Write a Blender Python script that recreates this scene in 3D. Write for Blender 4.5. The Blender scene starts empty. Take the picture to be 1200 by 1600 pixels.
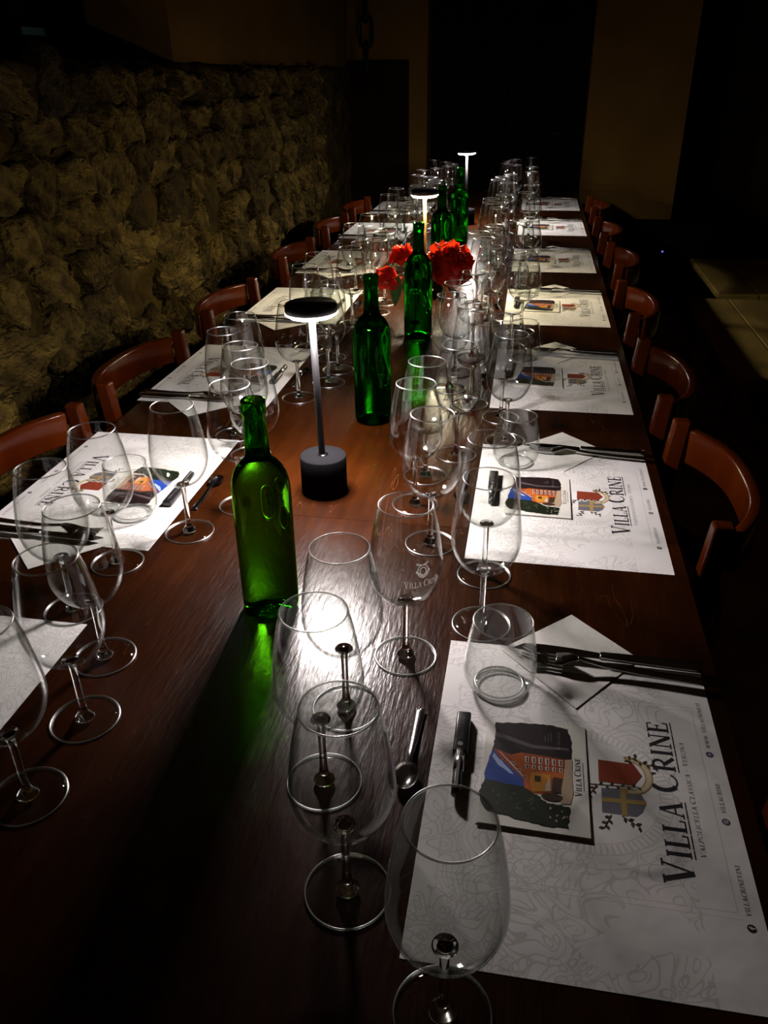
import bpy, bmesh, math, random
from mathutils import Vector, Matrix, noise
C = bpy.context.scene
COL = C.collection
RND = random.Random(7)
PI = math.pi
TZ = 0.75                                    # height of the table top

# ------------------------------------------------------------------ camera, world, exposure
cam_data = bpy.data.cameras.new('camera')
cam_data.sensor_fit = 'VERTICAL'
cam_data.sensor_height = 36.0
cam_data.lens = 1258.14 / 1600 * 36.0
cam_data.clip_start = 0.02
cam = bpy.data.objects.new('camera', cam_data)
COL.objects.link(cam)
_y, _p, _r = -0.17834, 0.49835, -0.0126
_f = Vector((math.sin(_y) * math.cos(_p), math.cos(_y) * math.cos(_p), -math.sin(_p)))
_rt = Vector((math.cos(_y), -math.sin(_y), 0))
_u = _rt.cross(_f)
_r2 = math.cos(_r) * _rt + math.sin(_r) * _u
_u2 = -math.sin(_r) * _rt + math.cos(_r) * _u
CAM = Vector((0.086, -0.6245, 0.627 + TZ))
m4 = Matrix((_r2, _u2, -_f)).transposed().to_4x4()
m4.translation = CAM
cam.matrix_world = m4
C.camera = cam

world = bpy.data.worlds.new('night')
C.world = world
world.use_nodes = True
world.node_tree.nodes['Background'].inputs[0].default_value = (0.10, 0.30, 0.80, 1)
world.node_tree.nodes['Background'].inputs[1].default_value = 1.0
C.view_settings.view_transform = 'Standard'
C.view_settings.look = 'None'
C.view_settings.gamma = 1.0
C.view_settings.use_curve_mapping = False
C.view_settings.exposure = 0.0
LAMP_POWER = 150.0                            # radiance of the frosted disc under each table lamp
RING_POWER = 2200.0                           # radiance of the light ring at the disc's edge
cy = C.cycles
cy.use_denoising = True
cy.max_bounces = 14
cy.diffuse_bounces = 4
cy.glossy_bounces = 6
cy.transmission_bounces = 12
cy.transparent_max_bounces = 160
cy.caustics_refractive = True
cy.caustics_reflective = False
cy.blur_glossy = 0.3
cy.sample_clamp_indirect = 12.0

# ------------------------------------------------------------------ helpers
def link(o, parent=None):
    COL.objects.link(o)
    if parent is not None:
        o.parent = parent
    return o

def obj(name, me, mats=None, parent=None, smooth=False, loc=None, rot=None):
    if isinstance(me, bmesh.types.BMesh):
        bm, me = me, bpy.data.meshes.new(name)
        bm.to_mesh(me); bm.free()
    if mats is not None:
        if not isinstance(mats, (list, tuple)):
            mats = [mats]
        if not len(me.materials):
            for m in mats:
                me.materials.append(m)
    if smooth:
        for p in me.polygons:
            p.use_smooth = True
    o = link(bpy.data.objects.new(name, me), parent)
    if loc is not None: o.location = loc
    if rot is not None: o.rotation_euler = rot
    return o

def tag(o, label=None, cat=None, group=None, kind=None):
    if label: o['label'] = label
    if cat: o['category'] = cat
    if group: o['group'] = group
    if kind: o['kind'] = kind
    return o

def thing(name, label, cat, loc=(0, 0, 0), rz=0.0, group=None):
    o = link(bpy.data.objects.new(name, None))
    o.empty_display_size = 0.05
    o.location = loc; o.rotation_euler = (0, 0, rz)
    return tag(o, label, cat, group)

KIDS = {}
def kids(o):
    return [c for c in COL.objects if c.parent == o]

def dup(root, loc, rz=0.0, label=None, group=None, cat=None, proto=None):
    proto = proto or KIDS.setdefault(root.name, tree(root))
    r = root.copy(); COL.objects.link(r)
    r.location = loc; r.rotation_euler = (0, 0, rz)
    tag(r, label, cat, group)
    def rec(nodes, par):
        for o, sub in nodes:
            c = o.copy(); COL.objects.link(c); c.parent = par
            rec(sub, c)
    rec(proto, r)
    return r

def tree(o):
    return [(c, tree(c)) for c in kids(o)]

def box(bm, x0, x1, y0, y1, z0, z1, mi=0):
    vs = [bm.verts.new(p) for p in ((x0, y0, z0), (x1, y0, z0), (x1, y1, z0), (x0, y1, z0),
                                    (x0, y0, z1), (x1, y0, z1), (x1, y1, z1), (x0, y1, z1))]
    for f in ((3, 2, 1, 0), (4, 5, 6, 7), (0, 1, 5, 4), (1, 2, 6, 5), (2, 3, 7, 6), (3, 0, 4, 7)):
        bm.faces.new([vs[i] for i in f]).material_index = mi
    return bm

def bev(bm, w, seg=2):
    bmesh.ops.bevel(bm, geom=bm.edges[:], offset=w, segments=seg, affect='EDGES', profile=0.5)
    return bm

def lathe(bm, prof, n=32, mi=0):
    """prof: (r, z) from the bottom outside up; outward normals."""
    rings = []
    for r, z in prof:
        if r < 1e-6:
            rings.append([bm.verts.new((0, 0, z))])
        else:
            rings.append([bm.verts.new((r * math.cos(2 * PI * k / n), r * math.sin(2 * PI * k / n), z)) for k in range(n)])
    for a, b in zip(rings[:-1], rings[1:]):
        for k in range(n):
            j = (k + 1) % n
            if len(a) == 1 and len(b) == 1: continue
            if len(a) == 1: f = [a[0], b[j], b[k]]
            elif len(b) == 1: f = [a[k], a[j], b[0]]
            else: f = [a[k], a[j], b[j], b[k]]
            bm.faces.new(f).material_index = mi
    return bm

def ring(bm, R, r, z, n=48, m=8, mi=0):
    vs = [[bm.verts.new(((R + r * math.cos(b)) * math.cos(a), (R + r * math.cos(b)) * math.sin(a), z + r * math.sin(b)))
           for b in [2 * PI * j / m for j in range(m)]] for a in [2 * PI * i / n for i in range(n)]]
    for i in range(n):
        for j in range(m):
            bm.faces.new([vs[i][j], vs[(i + 1) % n][j], vs[(i + 1) % n][(j + 1) % m], vs[i][(j + 1) % m]]).material_index = mi
    return bm

def spline(pts, k=5):
    """Catmull-Rom through 2-D or 3-D points."""
    P = [pts[0]] + list(pts) + [pts[-1]]
    out = []
    for i in range(1, len(P) - 2):
        for s in range(k):
            t = s / k
            out.append(tuple(0.5 * (2 * P[i][d] + (P[i + 1][d] - P[i - 1][d]) * t
                       + (2 * P[i - 1][d] - 5 * P[i][d] + 4 * P[i + 1][d] - P[i + 2][d]) * t * t
                       + (3 * P[i][d] - P[i - 1][d] - 3 * P[i + 1][d] + P[i + 2][d]) * t ** 3) for d in range(len(pts[0]))))
    out.append(tuple(pts[-1]))
    return out

def tube(bm, path, rad, n=8, mi=0, caps=True):
    path = [Vector(p) for p in path]
    rad = rad if isinstance(rad, (list, tuple)) else [rad] * len(path)
    rings = []
    up = Vector((0, 0, 1))
    for i, p in enumerate(path):
        t = (path[min(i + 1, len(path) - 1)] - path[max(i - 1, 0)]).normalized()
        s = t.cross(up)
        if s.length < 1e-3: s = t.cross(Vector((0, 1, 0)))
        s.normalize(); w = s.cross(t)
        rings.append([bm.verts.new(p + rad[i] * (math.cos(a) * s + math.sin(a) * w)) for a in [2 * PI * k / n for k in range(n)]])
    for a, b in zip(rings[:-1], rings[1:]):
        for k in range(n):
            bm.faces.new([a[k], a[(k + 1) % n], b[(k + 1) % n], b[k]]).material_index = mi
    if caps:
        bm.faces.new(rings[0][::-1]).material_index = mi
        bm.faces.new(rings[-1]).material_index = mi
    bmesh.ops.recalc_face_normals(bm, faces=bm.faces[:])
    return bm

def sweep(bm, path, w, h, side_of, mi=0):
    """rectangular bar along path; side_of(i) gives the horizontal thickness direction."""
    rings = []
    for i, p in enumerate(path):
        p = Vector(p); s = Vector(side_of(i)).normalized()
        hw = w[i] if isinstance(w, list) else w
        hh = h[i] if isinstance(h, list) else h
        rings.append([bm.verts.new(p + s * a * hw / 2 + Vector((0, 0, 1)) * b * hh / 2) for a, b in ((-1, -1), (1, -1), (1, 1), (-1, 1))])
    for a, b in zip(rings[:-1], rings[1:]):
        for k in range(4):
            bm.faces.new([a[k], a[(k + 1) % 4], b[(k + 1) % 4], b[k]]).material_index = mi
    bm.faces.new(rings[0][::-1]); bm.faces.new(rings[-1])
    bmesh.ops.recalc_face_normals(bm, faces=bm.faces[:])
    return bm

def poly(bm, pts, z0, z1=None, mi=0):
    """flat polygon (z0 only) or prism between z0 and z1."""
    b = [bm.verts.new((x, y, z0)) for x, y in pts]
    if z1 is None:
        f = bm.faces.new(b); f.material_index = mi
        if f.normal_update() or f.normal.z < 0: f.normal_flip()
        return bm
    t = [bm.verts.new((x, y, z1)) for x, y in pts]
    fs = [bm.faces.new(b[::-1]), bm.faces.new(t)]
    n = len(pts)
    for i in range(n):
        fs.append(bm.faces.new([b[i], b[(i + 1) % n], t[(i + 1) % n], t[i]]))
    for f in fs: f.material_index = mi
    bmesh.ops.recalc_face_normals(bm, faces=fs)
    return bm

# ------------------------------------------------------------------ materials
def mat(name):
    m = bpy.data.materials.new(name); m.use_nodes = True
    return m, m.node_tree.nodes, m.node_tree.links, m.node_tree.nodes['Principled BSDF']

def plain(name, col, rough=0.5, metal=0.0, spec=0.5, coat=0.0):
    m, N, L, b = mat(name)
    b.inputs['Base Color'].default_value = (*col, 1)
    b.inputs['Roughness'].default_value = rough
    b.inputs['Metallic'].default_value = metal
    b.inputs['Specular IOR Level'].default_value = spec
    b.inputs['Coat Weight'].default_value = coat
    return m

def ramp(N, L, src, stops):
    r = N.new('ShaderNodeValToRGB')
    while len(r.color_ramp.elements) < len(stops): r.color_ramp.elements.new(0.5)
    for e, (p, c) in zip(r.color_ramp.elements, stops):
        e.position = p; e.color = (*c, 1)
    L.new(src, r.inputs[0])
    return r.outputs[0]

def noisy(name, c0, c1, scale, rough=0.7, bump=0.3, bscale=None, stretch=(1, 1, 1), spec=0.3, rand=0.0, detail=6, dist=0.01, coat=0.0):
    m, N, L, b = mat(name)
    tc = N.new('ShaderNodeTexCoord'); mp = N.new('ShaderNodeMapping')
    mp.inputs['Scale'].default_value = stretch
    L.new(tc.outputs['Object'], mp.inputs[0])
    n1 = N.new('ShaderNodeTexNoise'); n1.inputs['Scale'].default_value = scale; n1.inputs['Detail'].default_value = detail
    L.new(mp.outputs[0], n1.inputs['Vector'])
    col = ramp(N, L, n1.outputs[0], [(0.3, c0), (0.7, c1)])
    if rand:
        oi = N.new('ShaderNodeObjectInfo'); hs = N.new('ShaderNodeHueSaturation')
        mr = N.new('ShaderNodeMapRange'); mr.inputs[3].default_value = 1 - rand; mr.inputs[4].default_value = 1 + rand
        L.new(oi.outputs['Random'], mr.inputs[0]); L.new(mr.outputs[0], hs.inputs['Value']); L.new(col, hs.inputs['Color'])
        col = hs.outputs[0]
    L.new(col, b.inputs['Base Color'])
    b.inputs['Roughness'].default_value = rough
    b.inputs['Specular IOR Level'].default_value = spec
    b.inputs['Coat Weight'].default_value = coat
    if bump:
        n2 = N.new('ShaderNodeTexNoise'); n2.inputs['Scale'].default_value = bscale or scale * 4; n2.inputs['Detail'].default_value = 8
        L.new(mp.outputs[0], n2.inputs['Vector'])
        bp = N.new('ShaderNodeBump'); bp.inputs['Strength'].default_value = bump; bp.inputs['Distance'].default_value = dist
        L.new(n2.outputs[0], bp.inputs['Height']); L.new(bp.outputs[0], b.inputs['Normal'])
    return m

def math_node(N, L, op, a, b=None):
    n = N.new('ShaderNodeMath'); n.operation = op
    for i, v in enumerate((a, b)):
        if v is None: continue
        if isinstance(v, (int, float)): n.inputs[i].default_value = v
        else: L.new(v, n.inputs[i])
    return n.outputs[0]

def thin_glass(name, tint, f0, edge_tint, rough=0.0, floor=0.0, power=4.0):
    """thin clear wall: straight transmission plus a Fresnel-weighted mirror."""
    m, N, L, b = mat(name)
    N.remove(b)
    out = N['Material Output']
    lw = N.new('ShaderNodeLayerWeight'); lw.inputs[0].default_value = 0.5
    p5 = math_node(N, L, 'POWER', lw.outputs['Facing'], power)
    fac = math_node(N, L, 'ADD', math_node(N, L, 'MULTIPLY', p5, 1 - f0 - floor), f0 + floor)
    mixc = N.new('ShaderNodeMixRGB')
    mixc.inputs[1].default_value = (*tint, 1); mixc.inputs[2].default_value = (*edge_tint, 1)
    L.new(math_node(N, L, 'POWER', lw.outputs['Facing'], 3.0), mixc.inputs[0])
    tr = N.new('ShaderNodeBsdfTransparent'); L.new(mixc.outputs[0], tr.inputs[0])
    gl = N.new('ShaderNodeBsdfGlossy'); gl.inputs['Roughness'].default_value = rough
    mx = N.new('ShaderNodeMixShader')
    L.new(fac, mx.inputs[0]); L.new(tr.outputs[0], mx.inputs[1]); L.new(gl.outputs[0], mx.inputs[2])
    L.new(mx.outputs[0], out.inputs['Surface'])
    return m

def solid_glass(name, col, ior=1.5, rough=0.0):
    m, N, L, b = mat(name); N.remove(b)
    g = N.new('ShaderNodeBsdfGlass'); g.inputs['Color'].default_value = (*col, 1)
    g.inputs['IOR'].default_value = ior; g.inputs['Roughness'].default_value = rough
    L.new(g.outputs[0], N['Material Output'].inputs['Surface'])
    return m

def emit(name, col, s):
    m, N, L, b = mat(name); N.remove(b)
    e = N.new('ShaderNodeEmission'); e.inputs[0].default_value = (*col, 1); e.inputs[1].default_value = s
    L.new(e.outputs[0], N['Material Output'].inputs['Surface'])
    return m

M = {}
M['bowl'] = thin_glass('clear thin glass', (0.985, 0.99, 0.985), 0.05, (0.80, 0.82, 0.80), power=4.6)
M['bowlout'] = thin_glass('clear thin glass outer face', (0.985, 0.99, 0.985), 0.05, (0.80, 0.82, 0.80), rough=0.02, power=4.6)
M['rim'] = thin_glass('polished glass edge', (0.9, 0.92, 0.9), 0.10, (0.6, 0.62, 0.6), rough=0.30, floor=0.34)
M['stem'] = solid_glass('solid clear glass', (0.98, 0.99, 0.98), 1.5)
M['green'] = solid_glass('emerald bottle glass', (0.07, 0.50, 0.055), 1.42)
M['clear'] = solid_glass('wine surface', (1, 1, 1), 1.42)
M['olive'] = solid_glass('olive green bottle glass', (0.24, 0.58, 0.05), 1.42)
M['black'] = plain('matt black lamp metal', (0.007, 0.007, 0.008), 0.5, 0.0, 0.35)
M['base'] = plain('matt black lamp base', (0.009, 0.009, 0.0102), 0.62, 0.0, 0.0)
M['litgold'] = plain('gold tone for lamplit pole', (0.75, 0.50, 0.16), 0.32, 1.0)  # gold colour stands in for yellow lamp glow on the middle lamp's pole
M['steel'] = plain('polished cutlery steel', (0.42, 0.41, 0.40), 0.16, 1.0)
M['pen'] = plain('black pen plastic', (0.012, 0.012, 0.013), 0.3)
M['pensilver'] = plain('pen clip metal', (0.5, 0.5, 0.5), 0.25, 1.0)
M['paperwhite'] = plain('white print', (0.75, 0.74, 0.72), 0.6)
M['ink'] = plain('black printing ink', (0.012, 0.010, 0.016), 0.55)
M['inkgrey'] = plain('grey printing ink', (0.16, 0.14, 0.14), 0.6)
M['napkin'] = noisy('embossed white paper napkin', (0.74, 0.72, 0.68), (0.84, 0.82, 0.79), 60, 0.9, 0.25, 420, spec=0.1, dist=0.002)
M['chair'] = noisy('reddish varnished beech', (0.031, 0.0040, 0.0005), (0.064, 0.0112, 0.0013), 9, 0.18, 0.04, 60, (1, 1, 0.2), spec=0.18, rand=0.15)
M['plaster'] = noisy('ochre plaster', (0.135, 0.074, 0.014), (0.185, 0.105, 0.021), 3, 0.95, 0.25, 30, spec=0.1)
M['mortar'] = noisy('crumbling lime mortar', (0.015, 0.009, 0.0016), (0.090, 0.058, 0.013), 7, 0.95, 0.8, 26, spec=0.1, dist=0.03)
M['stone'] = noisy('rough limestone', (0.042, 0.025, 0.004), (0.28, 0.190, 0.042), 1.6, 0.92, 0.9, 5, spec=0.15, rand=0.55, dist=0.25)
M['darkwood'] = noisy('black stained wood', (0.002, 0.0013, 0.0009), (0.004, 0.0026, 0.0018), 8, 0.8, 0.1, 50, (1, 1, 0.15), spec=0.08)
M['dado'] = noisy('dark brown panel', (0.009, 0.005, 0.0024), (0.016, 0.009, 0.0045), 5, 0.9, 0.2, 30, spec=0.08)
M['floor'] = noisy('worn terracotta floor', (0.26, 0.16, 0.05), (0.44, 0.30, 0.11), 5, 0.6, 0.2, 40)
M['ceiling'] = noisy('dim ceiling plaster', (0.20, 0.14, 0.08), (0.28, 0.2, 0.11), 3, 0.95, 0.2)
M['iron'] = plain('wrought iron', (0.012, 0.011, 0.010), 0.6, 0.6)
M['leaf'] = noisy('dark green leaf', (0.02, 0.06, 0.012), (0.05, 0.11, 0.02), 40, 0.45, 0.1)
M['stalk'] = plain('yellow green stalk', (0.35, 0.42, 0.05), 0.5)
M['nightpane'] = thin_glass('window pane', (0.8, 0.85, 0.9), 0.05, (0.6, 0.65, 0.7))

def table_wood():
    m, N, L, b = mat('dark varnished tabletop wood')
    tc = N.new('ShaderNodeTexCoord')
    def mapped(sc):
        mp = N.new('ShaderNodeMapping'); mp.inputs['Scale'].default_value = sc
        L.new(tc.outputs['Object'], mp.inputs[0]); return mp.outputs[0]
    def nz(vec, scale, det=6, dis=0.0):
        n = N.new('ShaderNodeTexNoise'); n.inputs['Scale'].default_value = scale
        n.inputs['Detail'].default_value = det; n.inputs['Distortion'].default_value = dis
        L.new(vec, n.inputs['Vector']); return n.outputs[0]
    grain = nz(mapped((1, 0.06, 1)), 60, 6, 0.4)
    blotch = nz(mapped((1, 1, 1)), 5, 4)
    c1 = ramp(N, L, grain, [(0.25, (0.016, 0.0036, 0.0004)), (0.75, (0.028, 0.0068, 0.0008))])
    c2 = ramp(N, L, blotch, [(0.35, (0.6, 0.6, 0.6)), (0.65, (1.25, 1.2, 1.1))])
    mx = N.new('ShaderNodeMixRGB'); mx.blend_type = 'MULTIPLY'; mx.inputs[0].default_value = 1
    L.new(c1, mx.inputs[1]); L.new(c2, mx.inputs[2])
    # fine scratches: contour lines of a stretched noise
    scr = nz(mapped((1, 0.18, 1)), 14, 2, 2.2)
    line = math_node(N, L, 'LESS_THAN', math_node(N, L, 'ABSOLUTE', math_node(N, L, 'SUBTRACT', scr, 0.52)), 0.0009)
    gate = math_node(N, L, 'GREATER_THAN', nz(mapped((1, 1, 1)), 11, 3), 0.56)
    s = math_node(N, L, 'MULTIPLY', line, gate)
    mx2 = N.new('ShaderNodeMixRGB'); L.new(math_node(N, L, 'MULTIPLY', s, 0.55), mx2.inputs[0])
    L.new(mx.outputs[0], mx2.inputs[1]); mx2.inputs[2].default_value = (0.16, 0.07, 0.03, 1)
    L.new(mx2.outputs[0], b.inputs['Base Color'])
    rr = N.new('ShaderNodeMapRange'); rr.inputs[3].default_value = 0.19; rr.inputs[4].default_value = 0.33
    L.new(nz(mapped((1, 0.3, 1)), 22, 5), rr.inputs[0]); L.new(rr.outputs[0], b.inputs['Roughness'])
    b.inputs['Specular IOR Level'].default_value = 0.34
    bh = math_node(N, L, 'ADD', math_node(N, L, 'MULTIPLY', nz(mapped((1, 0.16, 1)), 210, 4), 1.0),
                   math_node(N, L, 'MULTIPLY', nz(mapped((1, 0.5, 1)), 34, 3), 0.7))
    bp = N.new('ShaderNodeBump'); bp.inputs['Strength'].default_value = 0.22; bp.inputs['Distance'].default_value = 0.003
    L.new(bh, bp.inputs['Height']); L.new(bp.outputs[0], b.inputs['Normal'])
    return m
M['table'] = table_wood()

def mat_paper():
    """white paper with a pale engraved ornament: scroll lines, ribbed rings, frame lines."""
    m, N, L, b = mat('placemat paper with pale engraving')
    tc = N.new('ShaderNodeTexCoord'); sp = N.new('ShaderNodeSeparateXYZ'); L.new(tc.outputs['Object'], sp.inputs[0])
    X, Y = sp.outputs[0], sp.outputs[1]
    ab = lambda a: math_node(N, L, 'ABSOLUTE', a)
    sub = lambda a, c: math_node(N, L, 'SUBTRACT', a, c)
    mul = lambda a, c: math_node(N, L, 'MULTIPLY', a, c)
    lt = lambda a, c: math_node(N, L, 'LESS_THAN', a, c)
    gt = lambda a, c: math_node(N, L, 'GREATER_THAN', a, c)
    mxm = lambda a, c: math_node(N, L, 'MAXIMUM', a, c)
    def nz(scale, det, dis):
        n = N.new('ShaderNodeTexNoise'); n.inputs['Scale'].default_value = scale; n.inputs['Detail'].default_value = det
        n.inputs['Distortion'].default_value = dis; L.new(tc.outputs['Object'], n.inputs['Vector']); return n.outputs[0]
    wv = N.new('ShaderNodeTexNoise'); wv.inputs['Scale'].default_value = 16; wv.inputs['Detail'].default_value = 1
    L.new(tc.outputs['Object'], wv.inputs['Vector'])
    vm = N.new('ShaderNodeVectorMath'); vm.operation = 'MULTIPLY_ADD'; vm.inputs[1].default_value = (0.07, 0.07, 0.0)
    L.new(wv.outputs['Color'], vm.inputs[0]); L.new(tc.outputs['Object'], vm.inputs[2])
    def vor(scale, feat):
        v = N.new('ShaderNodeTexVoronoi'); v.voronoi_dimensions = '2D'; v.feature = feat; v.inputs['Scale'].default_value = scale
        L.new(vm.outputs[0], v.inputs['Vector']); return v.outputs['Distance']
    d1, d2 = vor(30, 'F1'), vor(30, 'DISTANCE_TO_EDGE')
    l1 = mxm(lt(d2, 0.020), lt(ab(sub(math_node(N, L, 'FRACT', mul(d1, 4.2)), 0.5)), 0.075))
    l2 = lt(ab(sub(vor(75, 'F1'), 0.30)), 0.05)
    n1 = nz(11, 1.0, 0.5)
    # ring around the crest
    dx, dy = sub(X, -0.005), sub(Y, -0.012)
    r = math_node(N, L, 'SQRT', math_node(N, L, 'ADD', mul(dx, dx), mul(dy, dy)))
    ang = math_node(N, L, 'ARCTAN2', dy, dx)
    rl = mxm(mxm(lt(ab(sub(r, 0.067)), 0.0005), lt(ab(sub(r, 0.079)), 0.0006)), lt(ab(sub(r, 0.094)), 0.0005))
    tick = mul(mul(gt(r, 0.068), lt(r, 0.078)), lt(math_node(N, L, 'FRACT', mul(ang, 13.0)), 0.34))
    # frame lines
    fr = mxm(mxm(mul(lt(ab(sub(ab(X), 0.124)), 0.0005), lt(ab(Y), 0.128)), mul(lt(ab(sub(ab(X), 0.130)), 0.0004), lt(ab(Y), 0.132))),
             mxm(mul(lt(ab(sub(ab(Y), 0.128)), 0.0005), lt(ab(X), 0.124)), 0.0))
    inner = lt(r, 0.066)
    outer = sub(1.0, inner)
    scroll = mul(mul(mxm(l1, mul(l2, gt(n1, 0.52))), outer), sub(1.0, mul(gt(r, 0.067), lt(r, 0.079))))
    calm = gt(nz(9, 1, 0), 0.40)
    margin = gt(Y, -0.098)
    pale = mxm(mxm(mul(mul(scroll, calm), margin), mul(mxm(rl, tick), margin)), fr)
    cx = N.new('ShaderNodeMixRGB')
    L.new(mul(pale, 0.55), cx.inputs[0])
    wash = ramp(N, L, nz(6, 2, 0), [(0.35, (0.80, 0.78, 0.77)), (0.7, (0.86, 0.85, 0.84))])
    L.new(wash, cx.inputs[1]); cx.inputs[2].default_value = (0.52, 0.48, 0.46, 1)
    L.new(cx.outputs[0], b.inputs['Base Color'])
    b.inputs['Roughness'].default_value = 0.7; b.inputs['Specular IOR Level'].default_value = 0.2
    n3 = nz(14, 3, 0)
    bp = N.new('ShaderNodeBump'); bp.inputs['Strength'].default_value = 0.25; bp.inputs['Distance'].default_value = 0.01
    L.new(n3, bp.inputs['Height']); L.new(bp.outputs[0], b.inputs['Normal'])
    return m
M['paper'] = mat_paper()
M['card'] = plain('cream leaflet card', (0.80, 0.78, 0.72), 0.5)
FLAT = {k: plain('print ' + k, c, 0.45) for k, c in dict(
    maroon=(0.012, 0.005, 0.006), plum=(0.10, 0.075, 0.09), sky=(0.015, 0.055, 0.30), cloud=(0.35, 0.45, 0.68), orange=(0.50, 0.11, 0.018),
    brick=(0.26, 0.045, 0.014), amber=(0.62, 0.26, 0.03), sand=(0.48, 0.36, 0.25), bush=(0.008, 0.014, 0.006), moss=(0.06, 0.075, 0.03),
    pale=(0.62, 0.50, 0.42), brown=(0.06, 0.03, 0.015), red=(0.27, 0.045, 0.022), slate=(0.17, 0.165, 0.20), gold=(0.42, 0.29, 0.10),
    vine=(0.05, 0.025, 0.015), cream=(0.66, 0.56, 0.38), purple=(0.06, 0.03, 0.10)).items()}

def petal_mat():
    m, N, L, b = mat('red peony petal')
    tc = N.new('ShaderNodeTexCoord')
    n = N.new('ShaderNodeTexNoise'); n.inputs['Scale'].default_value = 60; L.new(tc.outputs['Object'], n.inputs['Vector'])
    col = ramp(N, L, n.outputs[0], [(0.3, (0.38, 0.006, 0.004)), (0.75, (0.74, 0.032, 0.009))])
    L.new(col, b.inputs['Base Color']); b.inputs['Roughness'].default_value = 0.5
    t = N.new('ShaderNodeBsdfTranslucent'); t.inputs[0].default_value = (0.95, 0.06, 0.012, 1)
    mx = N.new('ShaderNodeMixShader'); mx.inputs[0].default_value = 0.34
    L.new(b.outputs[0], mx.inputs[1]); L.new(t.outputs[0], mx.inputs[2]); L.new(mx.outputs[0], N['Material Output'].inputs['Surface'])
    return m
M['petal'] = petal_mat()

# ------------------------------------------------------------------ the room
WX = -1.15          # face of the left stone wall
BY = 5.2            # face of the back wall
LED = TZ + 0.668    # top of the stone courses
CEIL = 2.75
def struct(name, bm, m, smooth=False):
    return tag(obj(name, bm, m, smooth=smooth), kind='structure')

bm = bmesh.new(); box(bm, -1.9, 4.2, -2.2, 8.6, -0.1, 0.0)
struct('floor', bm, M['floor'])
bm = bmesh.new(); box(bm, -1.9, 4.2, -2.2, 8.6, CEIL, CEIL + 0.1)
struct('ceiling', bm, M['ceiling'])

# left wall: lumpy mortar bed, single stones set in it, plaster above the ledge with a window recess
bm = bmesh.new()
ny, nzv = 330, 84
grid = []
for i in range(ny + 1):
    row = []
    for j in range(nzv + 1):
        y = -2.2 + (BY + 2.2) * i / ny; z = LED * j / nzv
        d = 0.034 * noise.noise((y * 4.2, z * 4.2, 1.3)) + 0.024 * noise.noise((y * 11, z * 11, 4.1)) + 0.014 * noise.noise((y * 26, z * 26, 2))
        row.append(bm.verts.new((WX + d - (0.02 if j == nzv else 0), y, z)))
    grid.append(row)
for i in range(ny):
    for j in range(nzv):
        bm.faces.new([grid[i][j], grid[i + 1][j], grid[i + 1][j + 1], grid[i][j + 1]])
back = [[bm.verts.new((-1.85, y, z)) for z in (0, LED)] for y in (-2.2, BY)]
bm.faces.new([r[nzv] for r in grid] + [back[1][1], back[0][1]])
bm.normal_update()
wall_left = struct('wall_left', bm, M['mortar'], True)

protos = []
for k in range(12):
    b = bmesh.new(); bmesh.ops.create_icosphere(b, subdivisions=3, radius=1.0)
    sx, sy = RND.uniform(0.8, 1.15), RND.uniform(0.8, 1.15)
    off = Vector((k * 7.1, k * 2.3, 0))
    for v in b.verts:
        c = v.co.copy()
        q = 1 + 0.42 * noise.noise(c * 1.15 + off) + 0.30 * noise.noise(c * 2.6 + off * 2) + 0.16 * noise.noise(c * 6.0 + off)
        face = 0.24 + 0.16 * noise.noise(Vector((0, c.y, c.z)) * 2.2 + off) + 0.09 * noise.noise(Vector((0, c.y, c.z)) * 5.5 + off)
        x = c.x * 0.5 * q
        v.co = Vector((min(x, face) if x > 0 else x, math.copysign(abs(c.y) ** 0.8, c.y) * q * sx, math.copysign(abs(c.z) ** 0.8, c.z) * q * sy))
    me = bpy.data.meshes.new('stone'); b.to_mesh(me); b.free(); me.materials.append(M['stone'])
    for p in me.polygons: p.use_smooth = True
    protos.append(me)
z, rowi = 0.30, 0
while z < LED - 0.05:
    h = RND.uniform(0.085, 0.15)
    if z + h > LED - 0.03: h = LED - 0.02 - z
    y = 0.75 + RND.uniform(0, 0.1)
    while y < 4.2:
        w = RND.uniform(0.09, 0.24)
        if RND.random() < 0.96:
            o = obj('stone', RND.choice(protos), None, wall_left)
            o.location = (WX + RND.uniform(-0.012, 0.012), y + w / 2, z + h / 2 + RND.uniform(-0.012, 0.012))
            o.scale = (0.10 + 0.09 * RND.random(), w * 0.55 * RND.uniform(0.85, 1.15), h * 0.60 * RND.uniform(0.85, 1.2))
            o.rotation_euler = (RND.uniform(-0.35, 0.35), 0, 0)
        y += w
    z += h * 0.98

NY0, NY1, NZ1, ND = 1.05, 2.36, 2.35, -1.46      # window recess above the ledge
bm = bmesh.new()
box(bm, -1.85, WX - 0.015, NY1, BY, LED, CEIL)
box(bm, -1.85, WX - 0.015, -2.2, NY0, LED, CEIL)
box(bm, -1.85, WX - 0.015, NY0, NY1, NZ1, CEIL)
struct('wall_left_upper', bm, M['plaster'])
bm = bmesh.new(); box(bm, ND - 0.05, WX - 0.02, NY0, NY1, LED - 0.03, LED + 0.004)
struct('trim_1', bm, M['dado'])
win = link(bpy.data.objects.new('window_1', None)); win.location = (ND, (NY0 + NY1) / 2, LED); tag(win, kind='structure')
bm = bmesh.new()
for a, b2, z0, z1 in ((NY0, 1.10, 0, 0.93), (2.31, NY1, 0, 0.93), (1.10, 2.31, 0, 0.075), (1.10, 2.31, 0.86, 0.93), (1.90, 1.95, 0.075, 0.86)):
    box(bm, -0.04, 0.0, a - win.location.y, b2 - win.location.y, z0, z1)
obj('window_frame', bm, M['darkwood'], win)
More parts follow.
